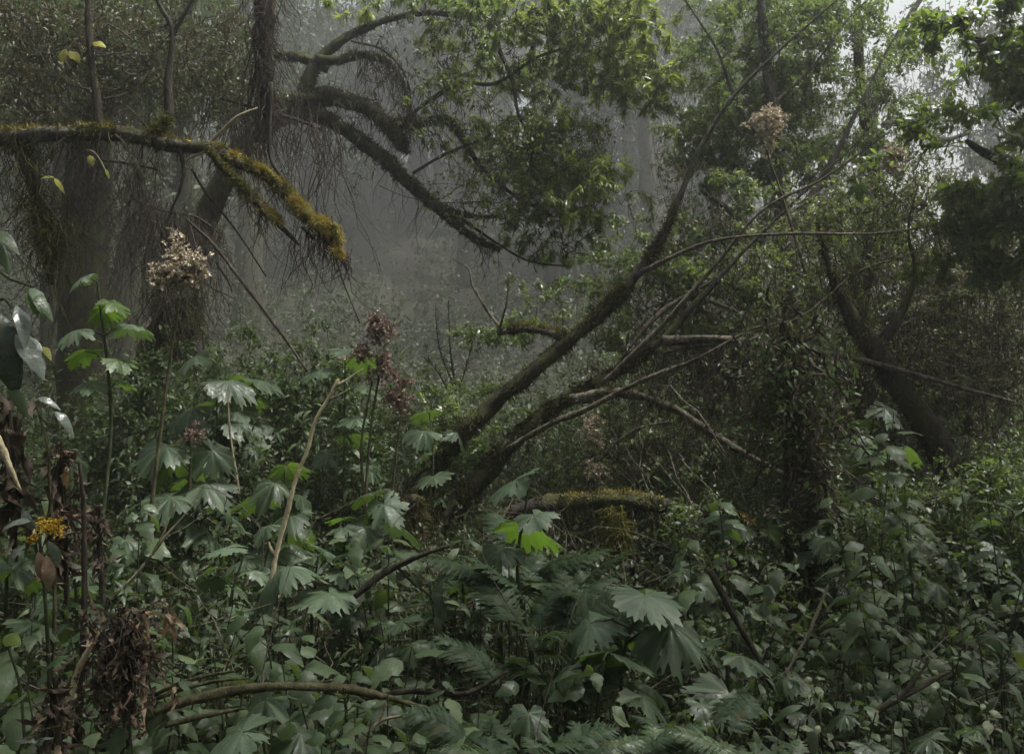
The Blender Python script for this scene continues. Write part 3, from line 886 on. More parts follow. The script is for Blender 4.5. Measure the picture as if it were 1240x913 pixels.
ge = Geo(); leaves_on(ge, br, 34, T_SMALL, .075, .2, .9, .6, .3, g=gD, offset=.06); ge.build('foliage', M['leaf_shrub'], tD, 'stuff')
ge = Geo(); leaves_on(ge, br, 9, T_SMALL, .07, .2, .9, .6, .3, g=gD, offset=.06); ge.build('brown_foliage', M['leaf_dull'], tD, 'stuff')
ge = Geo(); drape(ge, trD, 500, .2, 1.4, .007, 6, .05, .2, 1, gD, .1); k = gD.integers(0, len(br), 260); B, Rr = strands(br[k, 4], gD.uniform(.3, 1.6, 260), .006, 6, .05, g=gD); V, q = tubes(B, Rr, 3); ge.add(V, None, q)
moss(ge, trD, 3000, .1, .012, .8, 0, 1, 0, gD); ge.build('hanging_moss', M['moss_dark'], tD, 'stuff')

# ------------------------------------------------------------------ leaning two-stemmed tree in the middle
gE = np.random.default_rng(43)
YE = 6.5
sE = [
    [(440, 715, .13), (478, 640, .115), (512, 588, .1), (560, 525, .085), (620, 470, .075), (690, 412, .065), (736, 372, .06), (770, 334, .05), (802, 288, .04), (826, 230, .032), (850, 175, .026), (890, 115, .02), (945, 60, .013), (1012, 2, .008), (1065, -40, .004)],
    [(470, 730, .13), (505, 665, .125), (535, 630, .12), (577, 585, .105), (620, 536, .085), (660, 500, .065), (705, 474, .055), (755, 445, .045), (800, 413, .04), (850, 360, .032), (905, 300, .018), (985, 222, .01), (1042, 168, .005), (1070, 130, .0025)],
    [(690, 483, .035), (735, 474, .028), (770, 480, .024), (802, 494, .022), (842, 522, .02), (882, 546, .016), (935, 572, .012), (1000, 592, .006)],
    [(795, 414, .03), (850, 414, .022), (920, 424, .018), (1000, 440, .015), (1080, 465, .011), (1135, 482, .006)],
    [(615, 540, .03), (660, 512, .03), (705, 492, .028), (760, 462, .022), (820, 438, .02), (880, 405, .015), (930, 392, .012), (985, 346, .011), (1040, 326, .009), (1070, 290, .007), (1090, 255, .004)],
    [(770, 335, .03), (840, 306, .018), (920, 302, .014), (1000, 306, .012), (1062, 300, .007)],
    [(690, 410, .035), (655, 400, .03), (625, 398, .028), (602, 404, .02)],
    [(608, 398, .014), (596, 384, .013), (582, 362, .011), (570, 342, .009), (566, 322, .007), (545, 308, .004)],
    [(606, 396, .01), (614, 366, .007), (616, 334, .004)],
    [(690, 640, .012), (720, 560, .012), (760, 520, .012), (800, 508, .006)],
    [(720, 470, .02), (790, 400, .018), (850, 330, .014), (900, 270, .01), (960, 240, .008), (1030, 190, .005)],
    [(740, 455, .018), (800, 380, .018), (880, 330, .014), (930, 280, .01), (1000, 230, .006)],
    [(690, 640, .01), (740, 612, .011), (830, 545, .01), (900, 500, .008), (960, 470, .005)],
    [(850, 360, .015), (900, 380, .012), (930, 400, .01), (960, 430, .006)],
]
tE = thing('leaning_tree', 'long leaning double-stemmed tree covered in moss and bare branches', 'tree', base_of(px_path(sE[0], YE)))
EP = []
for i, p in enumerate(sE):
    q_ = px_path(p, YE, 6)
    if i > 1:
        q_[:, 1] += (gE.normal(0, .35) if i not in (2, 3, 4, 5) else -1.0) * np.linspace(0.1, 1, len(q_)) ** .6
        q_[:, 3] *= 1.25 if i in (2, 3) else .7 if i in (4, 5) else 1
    EP.append(q_)
    q_[:, 3] *= .76 if i < 2 else 1
    limb(q_, 12 if i < 2 else 8, .26, 80 + i).build('stem' if i < 2 else 'branch', M['bark_dark'] if i < 2 else M['twig_pale'], tE)
ge = Geo()
for i, n in ((0, 9000), (1, 9000), (2, 900), (4, 500), (6, 900)):
    moss(ge, EP[i], n, .05, .007, .45, 0, .62 if i < 2 else .8, .4, gE)
ge.build('moss', M['moss_dark'], tE, 'stuff')
ge = Geo()
for i, n in ((0, 900), (1, 900), (6, 600), (2, 150)):
    moss(ge, EP[i], n, .04, .007, .1, .1, .6 if i < 2 else 1, 2.2, gE)
ge.build('olive_moss', M['moss_olive'], tE, 'stuff')
anch = np.vstack([along(EP[i], 26, gE, .35 if i < 2 else .2, 1)[0] for i in (0, 1, 2, 3, 4, 5, 10, 11, 13)])
bare = ellipsoids([(860, 420, 6.9, 150, 90, .7), (960, 330, 7, 130, 80, .8), (760, 440, 6.9, 90, 60, .5), (820, 250, 7, 70, 90, .5), (950, 500, 6.8, 110, 60, .6), (700, 360, 6.9, 60, 40, .4, 1500), (900, 480, 6.6, 130, 70, .7), (1020, 400, 6.8, 90, 90, .7), (780, 540, 6.6, 110, 50, .5), (640, 560, 6.6, 70, 60, .4, 2500)], 1150, gE)
br, R = grow(anch, bare, 6, .0, .12, .0024, g=gE)
stems_geo(br, R, 3).build('bare_twigs', M['twig_pale'], tE, 'stuff')
ge = Geo(); k = gE.integers(0, len(br), 420); B, Rr = strands(br[k, 4], gE.uniform(.1, .8, 420), .0026, 6, .06, g=gE); V, q = tubes(B, Rr, 3); ge.add(V, None, q)
for i in (0, 1, 2, 3, 4, 5):
    drape(ge, EP[i], 110 if i < 2 else 60, .08, .6, .0028, 5, .06, 0, 1, gE)
ge.build('hanging_roots', M['root'], tE, 'stuff')
ge = Geo(); leaves_on(ge, br, 9, T_FINE, .042, .3, .9, .6, .4, g=gE); leaves_on(ge, B, 4, T_FINE, .03, .2, 1, .1, .7, g=gE); ge.build('withered_leaves', M['leaf_dull'], tE, 'stuff')
blobs = [(700, 345, 7.2, 70, 28, .4), (655, 375, 6.9, 55, 24, .3), (620, 400, 6.9, 40, 16, .2), (745, 400, 7, 45, 30, .4), (560, 545, 6.9, 60, 50, .4, 1500), (600, 480, 6.9, 60, 30, .4, 1500), (790, 310, 7.1, 50, 40, .4, 1500), (690, 470, 6.8, 50, 20, .3, 1000), (830, 330, 7.1, 60, 60, .5, 2500), (900, 300, 7.1, 70, 50, .5, 2500), (960, 350, 7, 70, 40, .5, 2000), (880, 240, 7.1, 60, 40, .5, 2000), (800, 400, 6.9, 60, 30, .4, 1200)]
blobs = [(bb[0], bb[1], bb[2] + .35, *bb[3:]) for bb in blobs]
tg = clustered(blobs, 480, gE, 8)
br, R = grow(np.vstack([along(EP[i], 30, gE, .1, 1)[0] for i in (0, 1, 6, 10, 11, 5)]), tg, 5, .15, .06, .0022, g=gE)
stems_geo(br, R, 3).build('leafy_twigs', M['twig'], tE, 'stuff')
ge = Geo(); leaves_on(ge, br, 34, T_SMALL, .05, .25, .85, .4, .4, g=gE, offset=.02); ge.build('foliage', M['leaf_small'], tE, 'stuff')
ge = Geo(); leaves_on(ge, br[:220], 6, T_SMALL, .055, .4, .85, .2, .4, g=gE); ge.build('yellowed_foliage', M['leaf_bright'], tE, 'stuff')

# ------------------------------------------------------------------ right-hand trees
def right_tree(label, name, trunk_px, Y, limbs_px, blobs, ntg, per, T, size, mat, seed, bark='bark_dark', mossn=2500, roots=0, lift=.12, extra=None, twig_r=.0028, down=.4, singles=0, back=0.0):
    g = np.random.default_rng(seed)
    tr = px_path(trunk_px, Y, 6)
    t = thing(name, label, 'tree', base_of(tr))
    trunk = limb(tr, 14, .15, seed).build('trunk', M[bark], t)
    A = [along(tr, 30, g, .3, 1)[0]]
    for k, lp in enumerate(limbs_px):
        p = px_path(lp, Y, 6)
        limb(p, 8, .2, seed + k + 1).build('limb', M[bark], t)
        A.append(along(p, 20, g, .2, 1)[0])
    if mossn:
        ge = Geo(); moss(ge, tr, mossn, .05, .008, .5, 0, 1, .2, g); ge.build('moss', M['moss_dark'], trunk, 'stuff')
        ge = Geo(); moss(ge, tr, mossn // 4, .05, .008, .2, 0, 1, 1.5, g); ge.build('olive_moss', M['moss_olive'], trunk, 'stuff')
    blobs = [(bb[0], bb[1], bb[2] + back, *bb[3:]) for bb in blobs]
    tg = clustered(blobs, ntg, g, 12, (.19, .19, .08))
    br, R = grow(np.vstack(A), tg, 5, lift, .09, twig_r, g=g)
    stems_geo(br, R, 3).build('twigs', M['twig'], t, 'stuff')
    ge = Geo(); leaves_on(ge, br, per, T, size, .2, .85, down, .4, g=g, offset=.03, singles=(t, M[mat], singles) if singles else None); ge.build('foliage', M[mat], t, 'stuff')
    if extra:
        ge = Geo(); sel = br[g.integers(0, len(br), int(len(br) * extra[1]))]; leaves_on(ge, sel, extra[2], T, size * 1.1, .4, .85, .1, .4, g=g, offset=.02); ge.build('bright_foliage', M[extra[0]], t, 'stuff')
    if roots:
        ge = Geo(); k = g.integers(0, len(br), roots); B, Rr = strands(br[k, 4], g.uniform(.15, 1.1, roots), .003, 6, .05, g=g); V, q = tubes(B, Rr, 3); ge.add(V, None, q)
        drape(ge, tr, roots // 2, .2, 1.2, .004, 6, .05, .1, 1, g, .06)
        ge.build('hanging_roots', M['root'], t, 'stuff')
    return t, tr, br


tF, trF, brF = right_tree('tall fine-leaved tree filling the upper middle above the leaning stems', 'fine_leaved_tree',
    [(985, 800, .12), (980, 650, .11), (974, 520, .1), (962, 400, .085), (950, 290, .07), (936, 150, .055), (925, 40, .04), (915, -80, .025)], 7.6,
    [[(950, 290, .05), (1000, 210, .035), (1040, 130, .018), (1075, 60, .008), (1110, 5, .003)], [(940, 190, .04), (895, 130, .022), (868, 60, .012), (830, 0, .007), (815, -40, .003)], [(955, 330, .04), (900, 270, .03), (850, 230, .02)], [(934, 130, .03), (985, 80, .014), (1030, 20, .007), (1075, -20, .003)]],
    [(930, 60, 7.6, 100, 70, .8), (1010, 70, 7.6, 70, 70, .7), (900, 150, 7.5, 70, 50, .6), (985, 170, 7.4, 70, 70, .7), (850, 70, 7.9, 36, 60, .5, 2200), (930, 235, 7.3, 90, 50, .6), (1000, 280, 7.3, 60, 50, .6), (870, 205, 7.4, 50, 26, .4), (1090, 45, 7.4, 30, 24, .4, 900), (910, 20, 7.6, 90, 30, .5), (1060, 110, 7.5, 40, 40, .5), (960, 110, 7.3, 100, 80, .6), (1020, 200, 7.4, 60, 60, .5), (870, 290, 7.4, 60, 40, .5), (960, 380, 7.2, 70, 50, .5), (900, 400, 6.6, 80, 50, .5), (1010, 450, 6.6, 70, 50, .5), (860, 350, 6.5, 60, 40, .5), (1040, 330, 7.3, 40, 50, .5, 1800), (830, 150, 7.8, 30, 40, .4, 1000)],
    1500, 42, T_SMALL, .05, 'leaf_small', 201, 'bark_grey', 2500, 220, extra=('leaf_bright', .35, 12), back=.8)
tG, trG, brG = right_tree('slanting trunk with small bright leaves beneath the bright gap', 'slanting_tree',
    [(1185, 660, .105), (1165, 605, .1), (1140, 548, .095), (1105, 490, .085), (1062, 428, .075), (1036, 392, .06), (1014, 350, .035), (1000, 310, .015), (990, 270, .004)], 5.8,
    [[(1062, 425, .05), (1090, 380, .03), (1108, 330, .016), (1100, 280, .009), (1112, 220, .003)]],
    [(1070, 300, 7.8, 40, 40, .4), (1000, 430, 7.7, 60, 50, .4), (1075, 375, 7.9, 55, 45, .4), (1110, 430, 7.8, 50, 36, .4), (1050, 330, 7.9, 40, 40, .4), (1150, 500, 7.7, 50, 40, .4), (1100, 540, 7.6, 60, 40, .4, 1200)],
    260, 42, T_SMALL, .055, 'leaf_bright', 211, 'bark_dark', 2400, 60, back=1.9)
tH, trH, brH = right_tree('dark upright trunk wrapped in fine brown twigs at the right', 'twiggy_tree',
    [(1215, 690, .14), (1196, 590, .13), (1180, 520, .12), (1158, 440, .1), (1125, 350, .085), (1090, 290, .075), (1062, 215, .065), (1044, 120, .05), (1036, -40, .035)], 8.6,
    [[(1160, 445, .06), (1190, 370, .045), (1205, 300, .03), (1200, 240, .02)], [(1125, 350, .05), (1150, 300, .035), (1180, 260, .02)], [(1190, 560, .05), (1222, 545, .05), (1255, 540, .04)]],
    [(1150, 330, 8.2, 95, 70, .7), (1210, 380, 8, 60, 80, .7), (1100, 290, 8.3, 60, 50, .6), (1170, 250, 8.3, 70, 40, .6), (1130, 420, 8.2, 60, 60, .6), (1225, 480, 7.9, 50, 60, .6), (1150, 400, 7.8, 90, 60, .6), (1140, 330, 6.6, 90, 40, .5), (1210, 420, 6.6, 60, 60, .5), (1060, 250, 8.3, 40, 40, .5), (1200, 310, 7.8, 60, 60, .5), (1180, 540, 7.6, 70, 40, .5)],
    1200, 38, T_SMALL, .045, 'leaf_dull', 221, 'bark_dark', 3000, 260, extra=('leaf_small', .5, 14), back=.7)
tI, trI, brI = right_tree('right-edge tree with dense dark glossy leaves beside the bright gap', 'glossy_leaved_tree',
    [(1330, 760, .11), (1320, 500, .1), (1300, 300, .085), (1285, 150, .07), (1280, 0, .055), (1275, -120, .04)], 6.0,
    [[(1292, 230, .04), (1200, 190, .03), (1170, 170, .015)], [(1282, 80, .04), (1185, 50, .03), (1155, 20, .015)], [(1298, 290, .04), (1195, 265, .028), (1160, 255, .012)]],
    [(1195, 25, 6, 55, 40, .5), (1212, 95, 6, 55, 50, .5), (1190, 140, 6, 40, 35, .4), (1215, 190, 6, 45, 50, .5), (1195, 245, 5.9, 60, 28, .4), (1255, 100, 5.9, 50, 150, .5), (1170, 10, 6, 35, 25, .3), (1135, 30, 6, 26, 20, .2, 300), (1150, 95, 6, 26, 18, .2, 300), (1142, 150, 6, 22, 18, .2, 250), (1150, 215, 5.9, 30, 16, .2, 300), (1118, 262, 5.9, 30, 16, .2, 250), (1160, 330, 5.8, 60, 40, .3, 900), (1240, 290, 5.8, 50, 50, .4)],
    300, 26, T_OVAL, .068, 'leaf_glossy', 231, 'bark_dark', 1200, 60, extra=('leaf_droop', 1.2, 14), down=.25, singles=260)  # the extra lighter leaves paint highlights into the dark crown

# vine-draped column and curtains of dead twigs
gK = np.random.default_rng(44)
colK = px_path([(1060, 900, .16), (1030, 800, .17), (1000, 700, .19), (982, 610, .15), (970, 520, .09), (958, 450, .06), (950, 390, .03)], 4.9, 6)
tK = thing('vine_column', 'dark stump-like column smothered in hanging dead vines', 'stump', base_of(colK))
limb(colK, 14, .3, 241).build('core', M['bark_dark'], tK)
ge = Geo(); drape(ge, colK, 500, .15, .8, .003, 7, .1, .05, 1, gK, .08); B1 = drape(ge, colK, 170, .2, .8, .009, 7, .12, .05, 1, gK, .09); moss(ge, colK, 3000, .09, .008, .9, 0, 1, 0, gK); ge.build('dead_vines', M['root'], tK, 'stuff')
ge = Geo(); leaves_on(ge, B1, 22, T_SMALL, .045, .05, 1, .2, .7, g=gK, offset=.05); ge.build('climbing_leaves', M['leaf_shrub'], tK, 'stuff')
ge = Geo(); leaves_on(ge, B1, 10, T_FINE, .045, .05, 1, .2, .8, g=gK, offset=.05); ge.build('withered_leaves', M['leaf_dead'], tK, 'stuff')
ge = Geo(); moss(ge, colK, 900, .07, .008, .7, .4, 1, 0, gK); ge.build('moss', M['moss_olive'], tK, 'stuff')
root_curtain('brown curtain of dead twigs hanging between the leaning stems and the vine column', [(800, 428, .012, 6.9), (860, 418, .012, 6.8), (930, 425, .012, 6.7), (1010, 445, .012, 6.6), (1060, 470, .006, 6.6)], 420, .3, 1.2, 34, leafy=6)
root_curtain('thin brown twigs trailing below the fine-leaved crown', [(840, 330, .01, 7.2), (920, 320, .01, 7.2), (1000, 335, .01, 7.2), (1060, 330, .006, 7.2)], 260, .2, 1.1, 35, leafy=5)

# mossy log lying across the middle
gL = np.random.default_rng(45)
logp = px_path([(580, 640, .04), (620, 622, .055), (665, 610, .055), (710, 606, .05), (770, 606, .055), (830, 618, .045), (880, 622, .035), (912, 634, .015)], 5.6, 6)
tL = thing('mossy_log', 'mossy fallen log lying level behind the broad lobed leaves', 'log', base_of(logp))
limb(logp, 12, .25, 251).build('log', M['bark_dark'], tL)
ge = Geo(); moss(ge, logp, 2600, .05, .006, .6, 0, 1, .3, gL); drape(ge, logp, 420, .08, .45, .004, 5, .06, .1, .95, gL); ge.build('hanging_moss', M['moss_dark'], tL, 'stuff')
ge = Geo(); moss(ge, logp, 900, .028, .005, .1, .3, 1, 1.6, gL); ge.build('golden_moss', M['moss_gold'], tL, 'stuff')
for px, L in ((735, .28), (745, .2)):
    cp = px_path([(px, 612, .04), (px + 4, 640, .05), (px + 2, 668, .02)], 5.5, 5)
    ge = Geo(); moss(ge, cp, 700, .06, .006, 1.2, 0, 1, 0, gL); ge.build('moss_clump', M['moss_olive'], tL, 'stuff')
for k, (px, top) in enumerate([(762, 610), (820, 625), (845, 640), (870, 630)]):
    p = px_path([(px, top, .03), (px + gL.normal(0, 8), top + 60, .028), (px + gL.normal(0, 14), 760, .03)], 5.7, 5)
    limb(p, 7, .25, 260 + k).build('prop_stem', M['bark_dark'], tL)
# dark rotten stump at the foot of the leaning stems
sp = px_path([(505, 780, .2), (500, 720, .17), (498, 670, .14), (496, 628, .1), (505, 600, .04)], 5.9, 6)
tS = thing('rotten_stump', 'black rotten stump at the foot of the leaning stems', 'stump', base_of(sp))
limb(sp, 12, .35, 271).build('stump', M['bark_dark'], tS)
ge = Geo(); moss(ge, sp, 2600, .07, .008, .7, 0, 1, 0, gL); drape(ge, sp, 200, .1, .5, .004, 5, .07, .3, 1, gL, .05); ge.build('moss', M['moss_dark'], tS, 'stuff')


# ---- leafy bushes between and behind the trunks
def bush(px, py, Y, wpx, ntg, per, size, mat, seed, T=T_SMALL):
    g = np.random.default_rng(seed)
    x = (px - CX) / F * Y
    b = np.array([x, Y, float(ground_z(x, Y)) - .03])
    top = P(px, py, Y)[2]
    H = top - b[2]
    t = thing('leafy_bush', '-', 'bush', b, 'leafy bushes around the trunks')
    a = b + np.stack([g.normal(0, .03, 14), g.normal(0, .03, 14), np.linspace(0, H * .2, 14)], 1)
    W = PX(wpx, Y)
    u = unit(g.normal(0, 1, (ntg, 3))) * g.uniform(.2, 1, (ntg, 1)) ** .5
    tg = b + np.array([0, 0, H * .58]) + u * np.array([W, W * .8, H * .44]) + g.normal(0, .04, (ntg, 3))
    br, R = grow(a, tg, 5, .3, .07, .0024, g=g)
    stems_geo(br, R, 4).build('stems', M['twig'], t, 'stuff')
    ge = Geo(); leaves_on(ge, br, per, T, size, .25, .9, .2, .4, .5, g=g, offset=.025); ge.build('foliage', M[mat], t, 'stuff')
    return t


BUSHES = []
for i, (px, py, Y, w_, n, mt) in enumerate([(1215, 540, 5.6, 60, 90, 'leaf_shrub'), (850, 600, 5.4, 50, 80, 'leaf_small'), 
                                          (790, 560, 6.6, 60, 80, 'leaf_small'), (960, 480, 7.6, 70, 90, 'leaf_small'), (1220, 430, 7.6, 70, 90, 'leaf_small'), (860, 500, 8.0, 70, 90, 'leaf_small'), (740, 500, 8.0, 60, 80, 'leaf_small'),
                                          (310, 395, 7.4, 80, 150, 'leaf_shrub'), (390, 385, 7.2, 60, 130, 'leaf_shrub'), (350, 420, 8.4, 80, 130, 'leaf_small'), (500, 450, 8.2, 60, 110, 'leaf_small'), (425, 480, 6.8, 45, 80, 'leaf_shrub'), (250, 430, 7.2, 60, 110, 'leaf_shrub'), (560, 500, 7.6, 50, 80, 'leaf_small'), (30, 520, 5.8, 60, 80, 'leaf_shrub'), (100, 520, 7.4, 60, 80, 'leaf_shrub'),
                                          (660, 560, 7.4, 60, 80, 'leaf_small'), (880, 300, 9.4, 90, 150, 'leaf_small'), (960, 330, 9.8, 90, 150, 'leaf_small'), (1030, 300, 9.6, 80, 150, 'leaf_bright'), (1110, 340, 9.4, 80, 150, 'leaf_small'), (1180, 300, 9.6, 90, 150, 'leaf_dull'), (1240, 330, 9.2, 80, 150, 'leaf_small'), (780, 400, 9.6, 70, 110, 'leaf_small'), (830, 360, 9.9, 80, 120, 'leaf_dull'), (200, 400, 7.6, 60, 110, 'leaf_shrub'), (150, 440, 7.2, 60, 100, 'leaf_shrub'), (1185, 560, 4.7, 55, 90, 'leaf_small'), (1245, 590, 4.4, 50, 80, 'leaf_shrub'), (870, 620, 4.9, 50, 80, 'leaf_shrub')]):
    BUSHES.append((bush(px, py, Y, w_, n, 24, .05 if Y < 6.2 else .06, mt, 1100 + i), px, py + 50))

root_curtain('dark tangled vines hanging over the leaning dark trunk', [(160, 240, .014, 7.6), (195, 255, .014, 7.6), (235, 262, .012, 7.6), (270, 285, .008, 7.6)], 330, .4, 2.2, 36, leafy=7)
root_curtain('thin tangled vines trailing from the level branch toward the trunk behind', [(90, 190, .01, 6.4), (140, 196, .01, 6.4), (190, 205, .008, 6.4)], 130, .3, 1.5, 37, leafy=4)
root_curtain('tangled dead vines on the right above the round-leaved shrubs', [(1080, 400, .012, 7.2), (1130, 380, .012, 7.2), (1190, 390, .012, 7.1), (1250, 400, .008, 7)], 330, .3, 1.4, 38, leafy=7)


# tangles of lianas, dead twigs and small leaves between the right-hand trunks
def tangle(label, blobs, nl, nt, per, mats, seed, size=.036):
    g = np.random.default_rng(seed)
    a, b = ellipsoids(blobs, nl, g), ellipsoids(blobs, nl, g)
    b = a + (b - a) * g.uniform(.4, 1.3, (nl, 1))
    ts = np.linspace(0, 1, 15)[None, :, None]
    sag = np.linalg.norm(b - a, axis=1) * g.normal(.12, .22, nl)
    B = a[:, None] * (1 - ts) + b[:, None] * ts
    B[:, :, 2] -= (sag[:, None] * 4 * ts[..., 0] * (1 - ts[..., 0]))
    B[:, :, :2] += np.cumsum(g.normal(0, .018, (nl, 15, 2)), 1)
    B[:, :, 2] += np.cumsum(g.normal(0, .018, (nl, 15)), 1)
    R = g.uniform(.0025, .008, nl)[:, None] * np.linspace(1, .5, 15)[None]
    t = thing('liana_tangle', label, 'vines', tuple(a[0]))
    stems_geo(B, R, 5).build('lianas', M['twig_pale'], t, 'stuff')
    br, R2 = grow(B.reshape(-1, 3)[::2], clustered(blobs, nt, g, 6, (.16, .16, .16)), 5, .02, .12, .002, g=g)
    stems_geo(br, R2, 3).build('twigs', M['twig_pale'], t, 'stuff')
    k = g.integers(0, len(br), nt // 2); Bh, Rh = strands(br[k, 3], g.uniform(.08, .6, nt // 2), .0025, 6, .1, g=g)
    stems_geo(Bh, Rh, 3).build('hanging_twigs', M['root'], t, 'stuff')
    for nm, mt, f in mats:
        ge = Geo(); leaves_on(ge, br, max(1, int(per * f)), T_SMALL, size, .2, .9, .3, .4, .6, g=g, offset=.02); ge.build(nm, M[mt], t, 'stuff')
    return t


tangle('loose tangle of lianas and small leaves above the slanting trunk', [(1090, 250, 6.6, 100, 60, .5), (1010, 300, 6.4, 90, 70, .5)], 46, 420, 16, [('foliage', 'leaf_small', .6), ('bright_foliage', 'leaf_bright', .3), ('withered_leaves', 'leaf_dull', .3)], 361)
tangle('twiggy brown tangle of dead lianas at the far right of the slanting trunk', [(1190, 340, 6.4, 80, 80, .5), (1210, 460, 6.2, 60, 80, .5), (1130, 420, 6.8, 60, 60, .5)], 50, 460, 16, [('withered_leaves', 'leaf_dull', .8), ('foliage', 'leaf_small', .4)], 362)
tangle('tangle of grey twigs and lianas fanning out above the arching bare branch', [(860, 400, 7.4, 110, 80, .5), (800, 340, 7.4, 80, 60, .5), (920, 480, 7.0, 90, 60, .5)], 60, 520, 10, [('foliage', 'leaf_small', .7), ('withered_leaves', 'leaf_dull', .4)], 363)
tangle('shadowy tangle of twigs and small leaves between the log and the vine column', [(820, 560, 6.4, 90, 50, .4), (760, 530, 6.6, 80, 40, .4), (890, 690, 4.8, 50, 60, .4)], 40, 380, 14, [('foliage', 'leaf_small', .8), ('withered_leaves', 'leaf_dull', .3)], 364)
tangle('tangle of vines and small leaves under the slanting trunk', [(1195, 640, 4.8, 60, 60, .4), (1070, 680, 4.5, 60, 60, .4)], 44, 420, 16, [('foliage', 'leaf_small', .7), ('darker_foliage', 'leaf_shrub', .6)], 365)  # second, darker leaf colour mixed at random over the same twigs

tangle('dark mesh of fine twigs and dull leaves filling the space above the level branch', [(150, 70, 5.9, 110, 60, .4), (40, 60, 5.7, 70, 60, .4), (260, 80, 6.1, 50, 70, .4)], 46, 420, 14, [('withered_leaves', 'leaf_dull', .7), ('foliage', 'leaf_shrub', .5)], 366)
tangle('web of bare twigs and narrow leaves under the drooping crown', [(600, 210, 8.0, 90, 70, .5), (540, 110, 8.0, 60, 50, .4), (690, 180, 8.2, 70, 60, .4)], 34, 420, 6, [('foliage', 'leaf_droop', .8), ('withered_leaves', 'leaf_dull', .4)], 367, .05)

# ------------------------------------------------------------------ undergrowth
gP = np.random.default_rng(61)
LOBED = {}


def lobed_mesh(mat, k):
    if (mat, k) not in LOBED:
        v, t, q, a = lobed(300 + k, lobes=(5, 7, 7, 5, 9)[k], depth=(.2, .14, .2, .26, .12)[k], M=(9, 7, 7, 9, 6)[k])
        gh = np.random.default_rng(900 + k)
        no = len(q) * 2 // 3
        q = np.vstack([q[:no][gh.uniform(0, 1, no) > .02], q[no:][gh.uniform(0, 1, len(q) - no) > .1]])   # insect holes and torn edges
        LOBED[mat, k] = Geo().add(v, t, q, a).mesh('leaf', M[mat])
    return LOBED[mat, k]


BLADES = {}


def blade_mesh(mat, kind, k):
    key = (mat, kind, k)
    if key not in BLADES:
        prm = {'herb': dict(n=8, width=.62, fold=.12, droop=.35, peak=.3, teeth=.12, wave=.12, rows=2),
               'round': dict(n=6, width=.62, fold=.1, droop=.25, peak=.42, teeth=.05, wave=.1, rows=2),
               'lance': dict(n=7, width=.28, fold=.2, droop=.45, peak=.38, teeth=.03, wave=.1, rows=1),
               'long': dict(n=9, width=.36, fold=.16, droop=.4, peak=.45, teeth=.02, wave=.1, rows=2),
               'dead': dict(n=7, width=.3, fold=1.1, droop=.8, peak=.4, teeth=.25, wave=1.3, rows=2)}[kind]
        prm['droop'] *= (.6, 1, 1.5)[k % 3]
        v, t, q = blade(seed=400 + k, **prm)
        BLADES[key] = Geo().add(v, t, q).mesh('leaf', M[mat])
    return BLADES[key]


FRONDS = {}


def frond_mesh(mat, k):
    if (mat, k) not in FRONDS:
        v, t, q = frond(500 + k, 17 + k, .36 - .05 * k)
        FRONDS[mat, k] = Geo().add(v, t, q).mesh('frond', M[mat])
    return FRONDS[mat, k]


def plant_base(px, Y):
    x = (px - CX) / F * Y
    return np.array([x, Y, float(ground_z(x, Y)) - .02])


def loc(root, p):
    return np.asarray(p, float) - np.array(root.location)


def lobed_plant(label, px, py, Y, size_px, n, mat, seed, lo=.45, spread=1.0, lean=0.0, face=.12, stem='green_stem', group=None, top=True, mats=None):
    """tall soft plant with broad palmate leaves on long stalks"""
    g = np.random.default_rng(seed)
    b = plant_base(px - lean, Y)
    tip = P(px, py, Y)
    size = PX(size_px * .8, Y)
    t = thing('lobed_leaf_plant', label, 'plant', b, group)
    H = tip[2] - b[2]
    path = smooth_path([(*b, .012), *[(*(b + (tip - b) * f + g.normal(0, .03, 3) * [1, 1, 0]), .011 - .004 * f) for f in (.35, .7)], (*tip, .005)], 5)
    ge = Geo()
    V, q = tubes(path[None, :, :3], path[None, :, 3], 6)
    ge.add(V, None, q)
    az = g.uniform(0, 6.28)
    for i in range(n):
        f = 1.0 if (i == 0 and top) else lo + (1 - lo) * (1 - i / n) ** .9
        p = path[int(f * (len(path) - 1)), :3]
        az += 2.4 + g.normal(0, .3)
        o = np.array([math.cos(az), math.sin(az), 0])
        s = size * g.uniform(.65, 1.1) * (1 if f > .6 else .9)
        L = s * g.uniform(.35, .75) * spread * (.5 if i == 0 and top else 1)
        tipp = p + o * L + np.array([0, 0, L * g.uniform(.15, .6)])
        mid = (p + tipp) / 2 + np.array([0, 0, .15 * L])
        pet = np.array([p, (p + mid) / 2, mid, tipp])
        V, q = tubes(pet[None], np.linspace(.0055, .003, 4)[None] * (s / .3) ** .5, 4)
        ge.add(V, None, q)
        d = o + np.array([0, 0, -g.uniform(.1, .55)])
        up = np.array([0, 0, 1.0]) + o * .2 + np.array([0, -face, 0]) + g.normal(0, .22, 3)
        mm = mat if not mats else mats[i % len(mats)]
        part('leaf', lobed_mesh(mm, int(g.integers(0, 5))), t, frame(loc(t, tipp), d, up, s) @ Matrix.Diagonal((g.uniform(.78, 1.15), g.uniform(.85, 1.12), g.uniform(.6, 2.2), 1)))
    ge.build('stem', M[stem], t)
    return t


